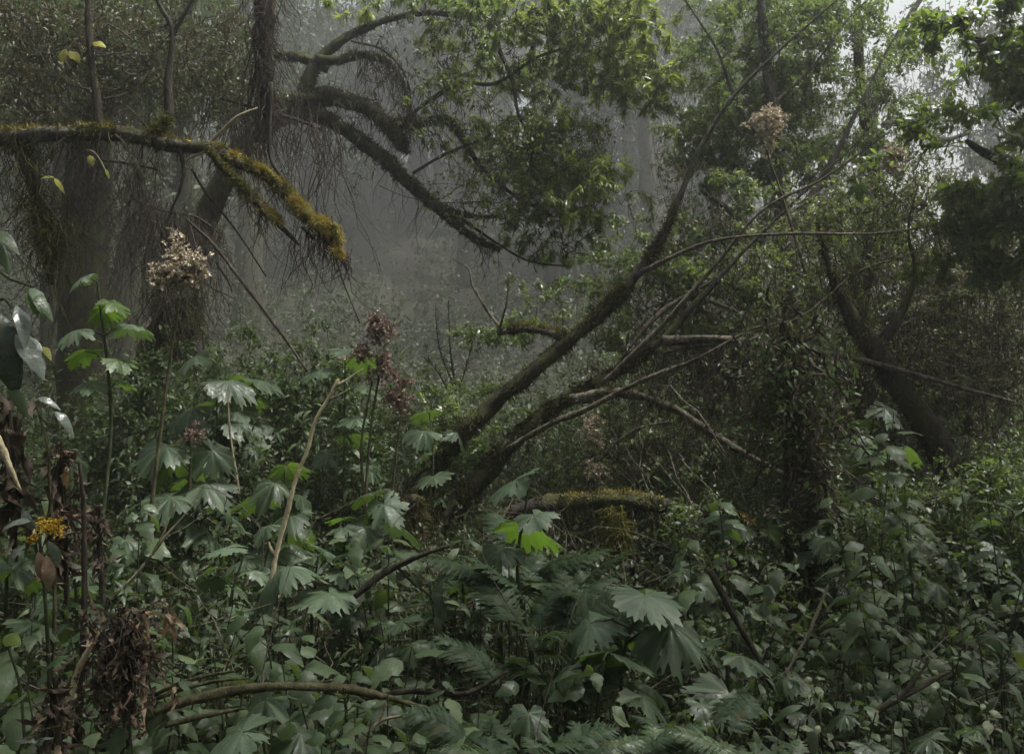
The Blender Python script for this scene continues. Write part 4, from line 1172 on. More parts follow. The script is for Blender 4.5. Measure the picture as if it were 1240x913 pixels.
def herb(label, px, py, Y, size_px, pairs, mat, seed, kind='herb', stems=3, spread=.16, name='leafy_herb', cat='plant', group=None, stem='green_stem', lo=.3):
    """clump of upright stems with leaves in crossed pairs"""
    g = np.random.default_rng(seed)
    b = plant_base(px, Y)
    t = thing(name, label, cat, b, group)
    size = PX(size_px, Y)
    H = P(px, py, Y)[2] - b[2]
    ge = Geo()
    for s_ in range(stems):
        a = g.uniform(0, 6.28)
        o = np.array([math.cos(a), math.sin(a), 0]) * spread * H * (0.9 if s_ == 0 else g.uniform(.8, 2.2))
        hh = H * (1 if s_ == 0 else g.uniform(.6, .98))
        path = smooth_path([(*b, .0045), (*(b + o * .35 + [0, 0, hh * .4]), .004), (*(b + o * .75 + [0, 0, hh * .78]), .003), (*(b + o + [0, 0, hh]), .0018)], 5)
        V, q = tubes(path[None, :, :3], path[None, :, 3], 5)
        ge.add(V, None, q)
        az = g.uniform(0, 6.28)
        for i in range(pairs):
            f = lo + (1 - lo) * (i + .6) / pairs
            p = path[min(int(f * (len(path) - 1)), len(path) - 1), :3]
            az += 1.57 + g.normal(0, .2)
            for sg in (0, math.pi):
                if g.uniform() < .1:
                    continue
                o2 = np.array([math.cos(az + sg), math.sin(az + sg), 0])
                s = size * g.uniform(.45, 1.25) * (1.05 - .4 * max(f - .75, 0) / .25)
                q0 = p + o2 * s * .22 + [0, 0, s * .1]
                V, q = tubes(np.array([[p, (p + q0) / 2, q0]]), np.array([[.0025, .002, .0018]]), 3)
                ge.add(V, None, q)
                d = o2 + np.array([0, 0, -g.uniform(-.1, .55)])
                up = np.array([0, -.3, 1.0]) + g.normal(0, .28, 3)
                part('leaf', blade_mesh(mat, kind, int(g.integers(0, 6))), t, frame(loc(t, q0), d, up, s))
    ge.build('stem', M[stem], t)
    return t


def fern(label, px, py, Y, len_px, n, mat, seed, name='fern', arch=.5, up0=.8, group=None):
    g = np.random.default_rng(seed)
    b = plant_base(px, Y)
    L = PX(len_px, Y)
    H = max(P(px, py, Y)[2] - b[2] - L * .45, .05)
    t = thing(name, label, 'fern', b, group)
    ge = Geo()
    for i in range(n):
        a = 2.4 * i + g.normal(0, .3)
        o = np.array([math.cos(a), math.sin(a), 0])
        p = b + np.array([0, 0, H * g.uniform(.75, 1.05)]) + o * .06
        d = o * g.uniform(.6, 1.1) + [0, 0, up0 * g.uniform(.5, 1.3)]
        V, q = tubes(np.array([[b + o * .02, (b + p) / 2 + o * .02, p]]), np.array([[.006, .005, .004]]), 4)
        ge.add(V, None, q)
        part('frond', frond_mesh(mat, int(g.integers(0, 3))), t, frame(loc(t, p + unit(d) * L * .22), d, np.array([0, -.15, 1.0]) + g.normal(0, .2, 3) - o * .3, L * g.uniform(.7, 1.1)))
    ge.build('stem', M['green_stem'], t)
    return t


# ---- filler labels: every plant is told apart by a nearby landmark
LAND = {'pale bare stick': (355, 610), 'fallen stems': (320, 838), 'crumpled dead leaves': (150, 790), 'yellow flower cluster': (55, 650), 'mossy log': (740, 618),
        'huge pale leaf': (790, 720), 'rotten stump': (500, 680), 'vine column': (975, 690), 'pale slanting twig': (985, 765), 'slanting trunk': (1130, 560),
        'leaning dark trunk': (150, 560), 'fern fronds': (720, 890), 'twig-wrapped trunk': (1195, 600), 'forked pale twig': (200, 660), 'dark ferns': (660, 740)}
FILL = []


def fill(t, look, px, py):
    k = min(LAND, key=lambda q: math.hypot(LAND[q][0] - px, LAND[q][1] - py))
    dx, dy = px - LAND[k][0], py - LAND[k][1]
    rel = ('right of' if dx > 0 else 'left of') if abs(dx) > abs(dy) else ('below' if dy > 0 else 'above')
    FILL.append((look, rel, k, px, py, t))


def name_fillers():
    sets = {}
    for f in FILL:
        sets.setdefault(f[:3], []).append(f)
    words = ['first', 'second', 'third', 'fourth', 'fifth', 'sixth', 'seventh', 'eighth', 'ninth', 'tenth']
    for (look, rel, k), fs in sets.items():
        fs.sort(key=lambda f: f[3])
        for i, f in enumerate(fs):
            if len(fs) == 1:
                lab = f'{look} growing {rel} the {k}'
            else:
                lab = f'{look} {rel} the {k}, {words[i]} of {words_n(len(fs))} from the left'
            f[5]['label'] = lab


def words_n(n):
    return ['zero', 'one', 'two', 'three', 'four', 'five', 'six', 'seven', 'eight', 'nine', 'ten'][n]


# ---- broad lobed-leaved plants told apart one by one
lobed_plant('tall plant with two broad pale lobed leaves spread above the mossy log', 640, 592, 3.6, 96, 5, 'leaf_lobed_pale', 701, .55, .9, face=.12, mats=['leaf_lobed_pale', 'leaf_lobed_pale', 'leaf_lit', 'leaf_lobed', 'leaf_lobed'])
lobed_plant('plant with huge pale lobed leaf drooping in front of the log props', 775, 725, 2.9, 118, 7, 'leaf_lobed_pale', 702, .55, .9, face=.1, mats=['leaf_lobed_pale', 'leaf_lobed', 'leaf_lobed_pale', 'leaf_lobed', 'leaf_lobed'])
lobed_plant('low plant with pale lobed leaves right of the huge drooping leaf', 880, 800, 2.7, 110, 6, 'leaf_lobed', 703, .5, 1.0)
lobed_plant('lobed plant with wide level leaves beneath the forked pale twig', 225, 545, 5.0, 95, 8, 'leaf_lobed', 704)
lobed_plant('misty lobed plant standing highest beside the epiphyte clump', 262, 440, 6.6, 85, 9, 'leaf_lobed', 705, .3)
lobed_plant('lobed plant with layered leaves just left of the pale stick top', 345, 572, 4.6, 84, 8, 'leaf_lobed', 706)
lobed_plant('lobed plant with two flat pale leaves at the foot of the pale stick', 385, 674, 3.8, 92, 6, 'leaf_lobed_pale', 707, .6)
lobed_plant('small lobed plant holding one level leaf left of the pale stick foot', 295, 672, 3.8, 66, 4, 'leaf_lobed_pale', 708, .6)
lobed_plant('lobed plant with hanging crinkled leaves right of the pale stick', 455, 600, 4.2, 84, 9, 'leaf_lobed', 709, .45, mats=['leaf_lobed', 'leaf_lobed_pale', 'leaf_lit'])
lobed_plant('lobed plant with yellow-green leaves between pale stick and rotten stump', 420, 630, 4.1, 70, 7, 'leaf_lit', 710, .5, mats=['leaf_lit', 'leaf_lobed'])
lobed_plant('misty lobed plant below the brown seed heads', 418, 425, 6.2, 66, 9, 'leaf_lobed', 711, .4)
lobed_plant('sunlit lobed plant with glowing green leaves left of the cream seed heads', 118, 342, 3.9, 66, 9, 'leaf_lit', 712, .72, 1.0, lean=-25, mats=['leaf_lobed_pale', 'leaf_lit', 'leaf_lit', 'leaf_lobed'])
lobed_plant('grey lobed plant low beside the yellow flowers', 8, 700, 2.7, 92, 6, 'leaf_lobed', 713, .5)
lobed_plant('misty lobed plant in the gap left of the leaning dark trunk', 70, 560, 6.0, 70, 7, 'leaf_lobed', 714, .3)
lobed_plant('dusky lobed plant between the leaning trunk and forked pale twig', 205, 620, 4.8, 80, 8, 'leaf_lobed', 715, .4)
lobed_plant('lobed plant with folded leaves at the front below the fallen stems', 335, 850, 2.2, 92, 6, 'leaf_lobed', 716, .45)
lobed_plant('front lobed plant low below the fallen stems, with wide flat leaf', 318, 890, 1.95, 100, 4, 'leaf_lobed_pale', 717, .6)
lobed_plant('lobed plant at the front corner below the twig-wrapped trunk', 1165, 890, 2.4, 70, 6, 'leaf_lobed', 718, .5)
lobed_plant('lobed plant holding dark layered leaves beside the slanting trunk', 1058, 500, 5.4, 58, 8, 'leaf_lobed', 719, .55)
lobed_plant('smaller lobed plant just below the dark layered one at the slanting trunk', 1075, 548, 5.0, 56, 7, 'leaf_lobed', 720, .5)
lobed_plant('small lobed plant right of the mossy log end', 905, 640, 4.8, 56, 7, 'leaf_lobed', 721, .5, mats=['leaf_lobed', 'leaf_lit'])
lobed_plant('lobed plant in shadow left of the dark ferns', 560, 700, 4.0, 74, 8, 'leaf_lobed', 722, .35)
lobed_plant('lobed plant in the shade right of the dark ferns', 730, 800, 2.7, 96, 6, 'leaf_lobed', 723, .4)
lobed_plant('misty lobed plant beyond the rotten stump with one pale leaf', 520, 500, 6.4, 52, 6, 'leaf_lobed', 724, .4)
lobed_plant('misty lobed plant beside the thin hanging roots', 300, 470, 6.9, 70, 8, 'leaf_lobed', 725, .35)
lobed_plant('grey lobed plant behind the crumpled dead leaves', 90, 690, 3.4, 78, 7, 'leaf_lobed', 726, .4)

# ---- fillers
look_l = 'low lobed plant'
for i, (px, py, Y, s) in enumerate([(150, 655, 4.3, 70), (330, 640, 4.3, 62), (500, 760, 3.4, 72), (610, 690, 4.2, 60), (840, 690, 4.4, 54), (1000, 640, 4.6, 58), (1060, 620, 4.6, 52), (1120, 660, 4.2, 54), (1200, 640, 4.4, 50),
                                     (950, 820, 3.0, 62), (1110, 800, 3.1, 60), (1210, 770, 3.2, 58), (440, 700, 3.9, 64), (250, 700, 3.9, 62), (840, 850, 2.4, 76), (640, 860, 2.4, 70), (40, 640, 4.2, 60), (1040, 870, 2.4, 60)]):
    fill(lobed_plant('-', px, py, Y, s, 7, 'leaf_lobed', 730 + i, .35, 1.0, group='low lobed plants in the undergrowth'), look_l, px, py)
look_h = 'toothed-leaf herb'
for i, (px, py, Y, s) in enumerate([(215, 735, 2.9, 46), (270, 745, 2.9, 46), (330, 735, 2.9, 44), (365, 742, 2.8, 46), (420, 762, 2.7, 46), (455, 765, 2.7, 42), (300, 790, 2.5, 44), (240, 800, 2.5, 44), (380, 800, 2.45, 44), (440, 815, 2.4, 46),
                                     (180, 760, 2.7, 42), (120, 745, 2.8, 42), (60, 760, 2.6, 44), (20, 770, 2.5, 48), (90, 830, 2.2, 48), (30, 850, 2.1, 52), (200, 870, 2.0, 52), (270, 880, 2.0, 50), (390, 880, 2.0, 54), (470, 860, 2.1, 50),
                                     (520, 800, 2.6, 42), (560, 840, 2.3, 44), (500, 745, 3.0, 40), (550, 880, 2.0, 46), (130, 890, 1.9, 52), (60, 895, 1.9, 50), (440, 895, 1.9, 50), (700, 790, 2.7, 40), (600, 800, 2.7, 38), (780, 840, 2.4, 44)]):
    fill(herb('-', px, py, Y, s, 5, 'leaf_herb', 800 + i, 'herb', 3, group='toothed-leaf herbs at the front'), look_h, px, py)
look_s = 'round-leaved shrub'
for i, (px, py, Y, s) in enumerate([(900, 700, 3.9, 24), (940, 730, 3.6, 24), (1000, 720, 3.6, 26), (1050, 690, 3.8, 25), (1100, 700, 3.7, 26), (1150, 680, 3.8, 25), (1190, 690, 3.6, 26), (1230, 660, 3.8, 26), (960, 790, 3.0, 28), (1010, 800, 2.9, 28),
                                     (1060, 760, 3.1, 28), (1115, 770, 3.0, 28), (1165, 760, 3.0, 28), (1215, 740, 3.1, 28), (920, 850, 2.5, 30), (990, 860, 2.4, 30), (1070, 840, 2.5, 30), (1130, 860, 2.4, 30), (1200, 840, 2.5, 32), (1235, 800, 2.6, 32),
                                     (1020, 600, 4.9, 22), (1110, 590, 4.8, 22), (1170, 610, 4.6, 22), (1230, 580, 4.8, 22), (950, 640, 4.8, 22), (880, 720, 4.0, 22)]):
    kd = ('round', 'herb', 'round', 'lance', 'round')[i % 5]
    fill(herb('-', px, py, Y, s * (.8, 1.1, .95, 1.25, .7)[i % 5], (9, 6, 7, 7, 11)[i % 5], ('leaf_shrub', 'leaf_herb', 'leaf_shrub', 'leaf_herb', 'leaf_small')[i % 5], 840 + i, kd, (3, 4, 5)[i % 3], .24, 'leafy_shrub', 'shrub', 'low shrubs at the right', lo=.15),
         {'round': 'round-leaved shrub', 'herb': 'toothed-leaf shrub', 'lance': 'narrow-leaved shrub'}[kd], px, py)
look_w = 'narrow-leaved bush'
for i, (px, py, Y, s) in enumerate([(300, 520, 6.2, 20), (350, 450, 6.8, 20), (400, 480, 6.6, 20), (440, 520, 6.2, 20), (270, 580, 5.6, 22), (330, 410, 7.4, 18), (180, 480, 7.0, 20), (860, 590, 5.6, 20), (800, 560, 6.2, 20)]):
    fill(herb('-', px, py, Y, s, 10, 'leaf_shrub', 880 + i, 'lance', 4, .13, 'narrow_leaved_bush', 'bush', 'narrow-leaved bushes in the mist', lo=.2), look_w, px, py)
for i, (px, py, Y, s, kd) in enumerate([(1052, 500, 4.1, 34, 'round'), (900, 600, 3.9, 30, 'herb'), (1120, 590, 3.7, 30, 'herb'), (1185, 560, 4.0, 30, 'round'), (1236, 600, 3.6, 32, 'lance'), (1010, 660, 3.3, 34, 'lance'), (850, 650, 3.8, 30, 'herb'), (1085, 650, 3.3, 32, 'round'),
                                          (470, 640, 3.7, 34, 'herb'), (160, 600, 4.2, 32, 'herb'), (30, 560, 3.8, 32, 'lance'), (540, 650, 3.9, 34, 'lance')]):
    fill(herb('-', px, py, Y, s, 9, ('leaf_shrub', 'leaf_herb')[i % 2], 960 + i, kd, 2, .12, 'tall_herb', 'plant', 'tall stemmed herbs', lo=.35), 'tall upright herb', px, py)
look_f = 'dark feathery fern'
for i, (px, py, Y, s) in enumerate([(620, 650, 3.9, 90), (670, 690, 3.5, 95), (640, 740, 3.2, 95), (690, 740, 3.1, 90), (630, 800, 2.8, 95)]):
    fill(fern('-', px, py, Y, s, 9, 'leaf_fern', 900 + i, group='dark feathery ferns below the log'), look_f, px, py)
look_g = 'pale green fern'
for i, (px, py, Y, s) in enumerate([(620, 880, 2.05, 95), (680, 890, 1.95, 100), (740, 885, 2.0, 95), (800, 890, 1.95, 90), (860, 870, 2.1, 100), (930, 885, 2.0, 95), (580, 895, 1.9, 95)]):
    fill(fern('-', px, py, Y, s, 9, 'leaf_herb' if i % 2 else 'leaf_fern', 910 + i, up0=.45, group='pale ferns along the front'), look_g, px, py)
for t_, px, py in BUSHES:
    fill(t_, 'fine-leaved bush', px, py)
name_fillers()


# ---- dried seed heads
def seed_head(label, px, py, Y, rpx, rpy, mat, seed, foot=None, n=260, fl=.02, leaves=0):
    g = np.random.default_rng(seed)
    f = foot or (px + g.normal(0, 20), py + 260)
    pth = px_path([(f[0], f[1], .012), ((f[0] + px) / 2 + g.normal(0, 6), (f[1] + py) / 2, .009), (px, py + rpy, .006)], Y, 6)
    t = thing('seed_head_plant', label, 'dried plant', tuple(pth[0, :3]))
    ge = Geo(); V, q = tubes(pth[None, :, :3], pth[None, :, 3], 6); ge.add(V, None, q); ge.build('stem', M['brown_stem'], t)
    tg = ellipsoids([(px + g.uniform(-.6, .6) * rpx, py + g.uniform(-.6, .7) * rpy, Y, rpx * g.uniform(.2, .55), rpy * g.uniform(.2, .5), PX(rpx * .4, Y)) for _ in range(7)], n // 3, g)
    br, R = grow(along(pth, 8, g, .8, 1)[0], tg, 4, .1, .05, .0016, g=g)
    stems_geo(br, R, 3).build('stalks', M['twig'], t, 'stuff')
    k = g.integers(0, len(br), n)
    c0 = br[k, g.integers(2, 5, n)] + g.normal(0, PX(5, Y), (n, 3))
    pos = np.repeat(c0, 9, 0)
    d = g.normal(0, 1, pos.shape) + [0, 0, .3]
    ge = Geo(); scatter(ge, small_leaf(.55, .3, -.1), pos, d, g.normal(0, 1, pos.shape), fl * g.uniform(.5, 1.3, len(pos)))
    ge.build('florets', M[mat], t, 'stuff')
    return t


seed_head('bushy cream-white dried seed heads beside the epiphyte clump', 219, 312, 4.4, 40, 40, 'floret', 921, (180, 640), 420, .022)
seed_head('slim brown seed head leaning above the misty bushes', 466, 396, 5.2, 18, 22, 'floret_brown', 922, (440, 640), 130, .024)
seed_head('brown seed heads hanging lower left of the thin sapling', 450, 440, 5.2, 26, 22, 'floret_brown', 923, (450, 660), 150, .024)
seed_head('small brown seed heads just left of the leaning stem', 486, 478, 5.3, 16, 22, 'floret_brown', 924, (470, 640), 110, .024)
seed_head('large pinkish-brown seed heads high among the fine leaves', 928, 152, 6.4, 28, 30, 'floret', 925, (975, 330), 240, .028)
seed_head('pale pinkish seed heads under the bright gap', 1088, 196, 6.6, 24, 18, 'floret', 926, (1058, 330), 170, .028)
seed_head('whitish seed heads seen beneath the arching bare branch', 718, 520, 6.4, 16, 26, 'floret', 927, (715, 700), 150, .024)
seed_head('faint seed heads below the arching branch near the log', 722, 576, 6.2, 14, 18, 'floret', 928, (722, 700), 90, .022)
seed_head('small pale seed tuft atop the lobed plant by the forked twig', 232, 524, 4.9, 12, 8, 'floret_brown', 929, (228, 640), 40, .022)

# ---- yellow flowers
g = np.random.default_rng(931)
b = plant_base(52, 2.6)
t = thing('yellow_flower_plant', 'bright yellow flower cluster with drooping grey leaves near the dead stalk', 'flowers', b)
pth = px_path([(62, 900, .006), (58, 780, .006), (52, 690, .005), (46, 640, .004)], 2.6, 6)
ge = Geo(); V, q = tubes(pth[None, :, :3], pth[None, :, 3], 6); ge.add(V, None, q); ge.build('stem', M['green_stem'], t)
for px, py, n in ((66, 634, 60), (43, 652, 50), (54, 640, 40), (70, 644, 30), (50, 634, 30)):
    c0 = P(px, py, 2.6) + g.normal(0, PX(5, 2.6), (n, 3)) * [1, 1, .8]
    pos = np.repeat(c0, 6, 0)
    ge = Geo(); scatter(ge, small_leaf(.8, .3, -.1), pos, g.normal(0, 1, pos.shape), g.normal(0, 1, pos.shape), .006 * g.uniform(.6, 1.3, len(pos)))
    ge.build('flower_head', M['floret_yellow'], t)
for k, (px, py, dx, dz, s, mt) in enumerate([(40, 630, -1, -.1, 40, 'leaf_grey'), (58, 655, .3, -1, 46, 'leaf_grey'), (46, 668, .3, -1, 46, 'leaf_dead_pale'), (56, 672, .1, -1, 44, 'leaf_dead_pale'), (30, 660, -.7, -.6, 44, 'leaf_grey'), (44, 640, -.5, .4, 36, 'leaf_grey')]):
    part('leaf', blade_mesh(mt, 'lance' if k < 2 else 'long', k), t, frame(loc(t, P(px, py, 2.58)), (dx, g.normal(0, .3), dz), (g.normal(0, .4), -.6, .7), PX(s, 2.6)))

# ---- single large leaves at the left edge
b = plant_base(-30, 2.4)
t = thing('long_leaved_shrub', 'shrub at the edge with long grey-green wrinkled leaves hanging down', 'shrub', b)
ge = Geo()
for pts in ([(-40, 900, .012), (-45, 600, .01), (-30, 400, .008), (-4, 370, .004)], [(-30, 400, .006), (0, 363, .004), (14, 372, .003)], [(-45, 600, .006), (-10, 440, .005), (10, 410, .003), (20, 396, .002)], [(-30, 400, .006), (-10, 330, .005), (12, 338, .004), (40, 348, .003)]):
    pth = px_path(pts, 2.4, 5); V, q = tubes(pth[None, :, :3], pth[None, :, 3], 6); ge.add(V, None, q)
ge.build('stem', M['green_stem'], t)
for px, py, tx, ty, s, mt, up in ((21, 400, 60, 458, 74, 'leaf_grey', (.5, -.7, .55)), (20, 370, 44, 420, 56, 'leaf_grey', (.75, -.5, .3)), (-6, 375, 12, 460, 105, 'leaf_dark', (.4, -.9, .1)), (36, 348, 74, 382, 44, 'leaf_lobed_pale', (.3, -.5, .8)), (40, 350, 66, 396, 44, 'leaf_lit', (.6, -.6, .4)),
                                  (34, 352, 52, 392, 40, 'leaf_lit', (.5, -.8, .2)), (52, 420, 70, 440, 24, 'leaf_yellow', (.3, -.7, .6)), (-10, 280, 30, 296, 50, 'leaf_herb', (0, -.5, .8)), (-12, 290, 20, 318, 46, 'leaf_herb', (.2, -.5, .8)), (40, 360, 70, 372, 40, 'leaf_herb', (.2, -.5, .8)), (10, 465, 40, 500, 44, 'leaf_herb', (.2, -.6, .7))):
    d = P(tx, ty, 2.32) - P(px, py, 2.4)
    part('leaf', blade_mesh(mt, 'long', int(g.integers(0, 3))), t, frame(loc(t, P(px, py, 2.4)), d, up, PX(s, 2.4)))
t = thing('leafy_sprig', 'dead stalk carrying two pale oval leaves left of the leaning dark trunk', 'sprig', plant_base(45, 2.7))
pth = px_path([(62, 900, .007), (66, 700, .006), (60, 590, .005), (58, 545, .004), (44, 492, .003)], 2.7, 6)
ge = Geo(); V, q = tubes(pth[None, :, :3], pth[None, :, 3], 5); ge.add(V, None, q)
pth = px_path([(46, 500, .003), (54, 510, .003), (66, 522, .002)], 2.7, 4); V, q = tubes(pth[None, :, :3], pth[None, :, 3], 4); ge.add(V, None, q)
ge.build('stem', M['brown_stem'], t)
for px, py, tx, ty, s, up in ((45, 482, 73, 485, 27, (0, -.6, .8)), (66, 498, 96, 519, 34, (.3, -.5, .8))):
    part('leaf', blade_mesh('leaf_grey', 'long', 2), t, frame(loc(t, P(px, py, 2.7)), P(tx, ty, 2.68) - P(px, py, 2.7), up, PX(s, 2.7)))
t = thing('small_yellow_sprig', 'tiny sprig with two yellow-green leaves under the mossy branch', 'sprig', tuple(P(76, 180, 4.9)))
pth = px_path([(76, 180, .004), (70, 195, .003), (66, 212, .003)], 4.9, 4)
ge = Geo(); V, q = tubes(pth[None, :, :3], pth[None, :, 3], 4); ge.add(V, None, q); ge.build('stem', M['twig'], t)
for px, py, tx, ty, s in ((66, 215, 52, 214, 16), (66, 216, 79, 234, 22)):
    part('leaf', blade_mesh('leaf_yellow', 'lance', 0), t, frame(loc(t, P(px, py, 4.9)), P(tx, ty, 4.88) - P(px, py, 4.9), (.1, -.8, .6), PX(s, 4.9)))
t = thing('small_yellow_sprig', 'hanging sprig with a round yellow leaf and a slim bud below the branch', 'sprig', tuple(P(118, 168, 4.9)))
pth = px_path([(105, 182, .003), (113, 184, .003), (122, 195, .003), (130, 212, .002)], 4.9, 4)
ge = Geo(); V, q = tubes(pth[None, :, :3], pth[None, :, 3], 4); ge.add(V, None, q); ge.build('stem', M['pale_twig'], t)
for px, py, tx, ty, s, kd in ((109, 188, 112, 204, 15, 'round'), (128, 205, 133, 218, 13, 'lance')):
    part('leaf', blade_mesh('leaf_yellow', kd, 0), t, frame(loc(t, P(px, py, 4.9)), P(tx, ty, 4.88) - P(px, py, 4.9), (.1, -.8, .6), PX(s, 4.9)))
t = thing('yellowed_sprig', 'two round yellowed leaves caught in the dull twigs above the branch', 'sprig', tuple(P(95, 90, 5)))
pth = px_path([(108, 80, .004), (95, 72, .003), (80, 62, .003)], 5.0, 4)
ge = Geo(); V, q = tubes(pth[None, :, :3], pth[None, :, 3], 4); ge.add(V, None, q); ge.build('stem', M['twig'], t)
for px, py, tx, ty, s in ((80, 60, 70, 76, 18), (84, 62, 100, 76, 20), (112, 52, 128, 54, 18)):
    part('leaf', blade_mesh('leaf_yellow', 'round', 1), t, frame(loc(t, P(px, py, 5)), P(tx, ty, 4.97) - P(px, py, 5), (.1, -.8, .6), PX(s, 5)))
t = thing('hanging_dead_leaf', 'single lobed olive leaf hanging among the fine leaves near the gap', 'leaf', tuple(P(1040, 225, 6.4)))
part('leaf', lobed_mesh('leaf_lit', 0), t, frame((0, 0, 0), (.1, -.2, -1), (.2, -1, .1), PX(30, 6.4)))
part('stem', Geo().add(*(lambda r: (r[0], None, r[1]))(tubes(np.array([[[0, 0, 0], [.02, 0, .06], [.06, 0, .16]]]), np.full((1, 3), .003), 4))).mesh('stem', M['twig']), t, Matrix())


# ---- sticks and dead stems
def stick(label, name, paths, Y, mat, seed, rough=.28, cat='stick', base=None):
    ps = [px_path(p, Y, 6) for p in paths]
    t = thing(name, label, cat, base or tuple(ps[0][0, :3]))
    for i, p in enumerate(ps):
        limb(p, 8, rough, seed + i).build('stem' if i == 0 else 'side_twig', M[mat], t)
    return t


stick('pale bare stick kinked near its top, standing over the lobed leaves', 'bare_stick', [[(322, 730, .0115), (328, 708, .011), (334, 672, .0105), (348, 622, .0095), (358, 580, .009), (372, 545, .0082), (381, 512, .0075), (396, 485, .007), (407, 464, .0075), (410, 459, .005)],
      [(407, 466, .006), (418, 461, .005), (428, 454, .003), (440, 446, .002)], [(398, 482, .004), (410, 478, .003), (424, 470, .002)], [(334, 672, .006), (328, 664, .006), (326, 656, .003)]], 3.7, 'pale_stem', 941)
stick('forked pale twig leaning up from the lobed leaves', 'forked_twig', [[(140, 720, .009), (162, 699, .009), (186, 668, .008), (200, 650, .0065), (216, 632, .0045), (240, 605, .002)], [(188, 664, .006), (196, 650, .005), (203, 632, .004), (211, 610, .002)]], 3.9, 'pale_twig', 945)
stick('short pale broken stem at the very edge below the hanging leaves', 'broken_cane', [[(-14, 512, .009), (0, 536, .009), (12, 565, .008), (25, 594, .003)]], 2.6, 'pale_stem', 947)
stick('longest fallen stem bowed across the low herbs', 'fallen_cane', [[(188, 862, .012), (215, 852, .0125), (255, 842, .0125), (300, 834, .012), (345, 831, .0115), (390, 832, .011), (432, 836, .010), (475, 846, .008), (520, 858, .006)], [(390, 832, .005), (402, 846, .004), (420, 850, .003)]], 2.3, 'brown_stem', 951)
stick('thin upper fallen stem lying among the low herbs', 'fallen_cane', [[(185, 842, .006), (215, 828, .0065), (250, 818, .006), (284, 812, .004)]], 2.45, 'brown_stem', 954)
stick('thin middle fallen stem just above the bowed one', 'fallen_cane', [[(190, 846, .006), (222, 834, .006), (262, 824, .005), (300, 821, .003)]], 2.4, 'brown_stem', 956)
stick('shortest fallen stem below the bowed one', 'fallen_cane', [[(200, 878, .007), (240, 868, .007), (270, 862, .006), (296, 857, .003)]], 2.25, 'brown_stem', 958)
stick('bleached broken cane slanting up through the crumpled dead leaves', 'broken_cane', [[(76, 880, .008), (84, 850, .008), (95, 812, .008), (108, 785, .007), (121, 764, .004)], [(80, 870, .004), (72, 895, .003), (85, 912, .002)]], 2.3, 'pale_stem', 960)
stick('thin dark upright stalk standing left of the crumpled dead leaves', 'dead_stalk', [[(92, 900, .010), (99, 820, .009), (101, 760, .008), (102, 690, .0075), (102, 620, .006), (96, 560, .004)]], 2.4, 'root', 963)
stick('pale slanting twig in front of the dark right-hand hollow', 'slanting_twig', [[(950, 818, .005), (965, 792, .005), (980, 765, .005), (992, 735, .0045), (1003, 708, .003)]], 3.0, 'pale_twig', 965)
stick('long thin dark pole leaning down through the grey gap', 'leaning_pole', [[(225, 265, .008), (258, 296, .013), (300, 350, .013), (330, 390, .012), (345, 410, .011), (372, 450, .008)], [(262, 318, .008), (278, 345, .007), (281, 355, .003)]], 6.4, 'root', 967)
stick('curved grey branch lying low between rotten stump and lobed plants', 'fallen_branch', [[(430, 722, .012), (455, 700, .014), (480, 685, .013), (510, 672, .011), (545, 660, .007)], [(480, 685, .007), (500, 705, .006), (520, 720, .004)]], 3.5, 'twig', 969)
stick('low curved twig before the dark ferns', 'fallen_branch', [[(440, 846, .006), (500, 836, .008), (560, 840, .008), (590, 828, .007), (615, 812, .004)]], 2.5, 'twig', 972)
stick('leaning bare branch crossing the front of the vine column', 'fallen_branch', [[(860, 690, .012), (885, 740, .012), (915, 790, .011), (940, 840, .01), (985, 915, .009)]], 3.2, 'twig', 974)
stick('bare branch propped low beside the front right shrubs', 'fallen_branch', [[(1030, 880, .008), (1070, 855, .01), (1110, 835, .009), (1150, 812, .006)], [(1090, 845, .006), (1110, 820, .005), (1125, 800, .003)]], 2.7, 'twig', 976)
stick('forked pale twig low at the front left of the ferns', 'forked_twig', [[(435, 915, .005), (445, 890, .005), (462, 872, .004), (490, 866, .003)], [(460, 873, .004), (464, 862, .003), (468, 852, .002)]], 2.1, 'pale_twig', 978)
stick('pale upright dead stalk standing in the misty bushes', 'dead_stalk', [[(290, 600, .008), (284, 560, .008), (278, 520, .006), (276, 475, .003)]], 5.4, 'pale_twig', 980)
# leafless sapling in the fog
g = np.random.default_rng(982)
t = thing('bare_sapling', 'thin leafless sapling standing alone against the grey fog', 'sapling', plant_base(556, 9))
ge = Geo()
for pts in ([(560, 640, .02), (556, 520, .016), (550, 460, .013), (545, 420, .009), (543, 364, .004)], [(552, 470, .009), (538, 440, .007), (530, 410, .005), (527, 370, .003)], [(556, 470, .009), (566, 440, .006), (575, 400, .003)], [(556, 500, .008), (530, 450, .006), (516, 436, .003)]):
    p = px_path(pts, 9, 6); V, q = tubes(p[None, :, :3], p[None, :, 3], 6); ge.add(V, None, q)
    k = along(p, 36, g, .3, 1); B, Rr = strands(k[0], g.uniform(.04, .14, 36), .004, 3, .05, g.normal(0, 1, (36, 3)) + [0, 0, .8], -.3, g=g); V, q = tubes(B, Rr, 3); ge.add(V, None, q)
ge.build('stem', M['twig'], t)


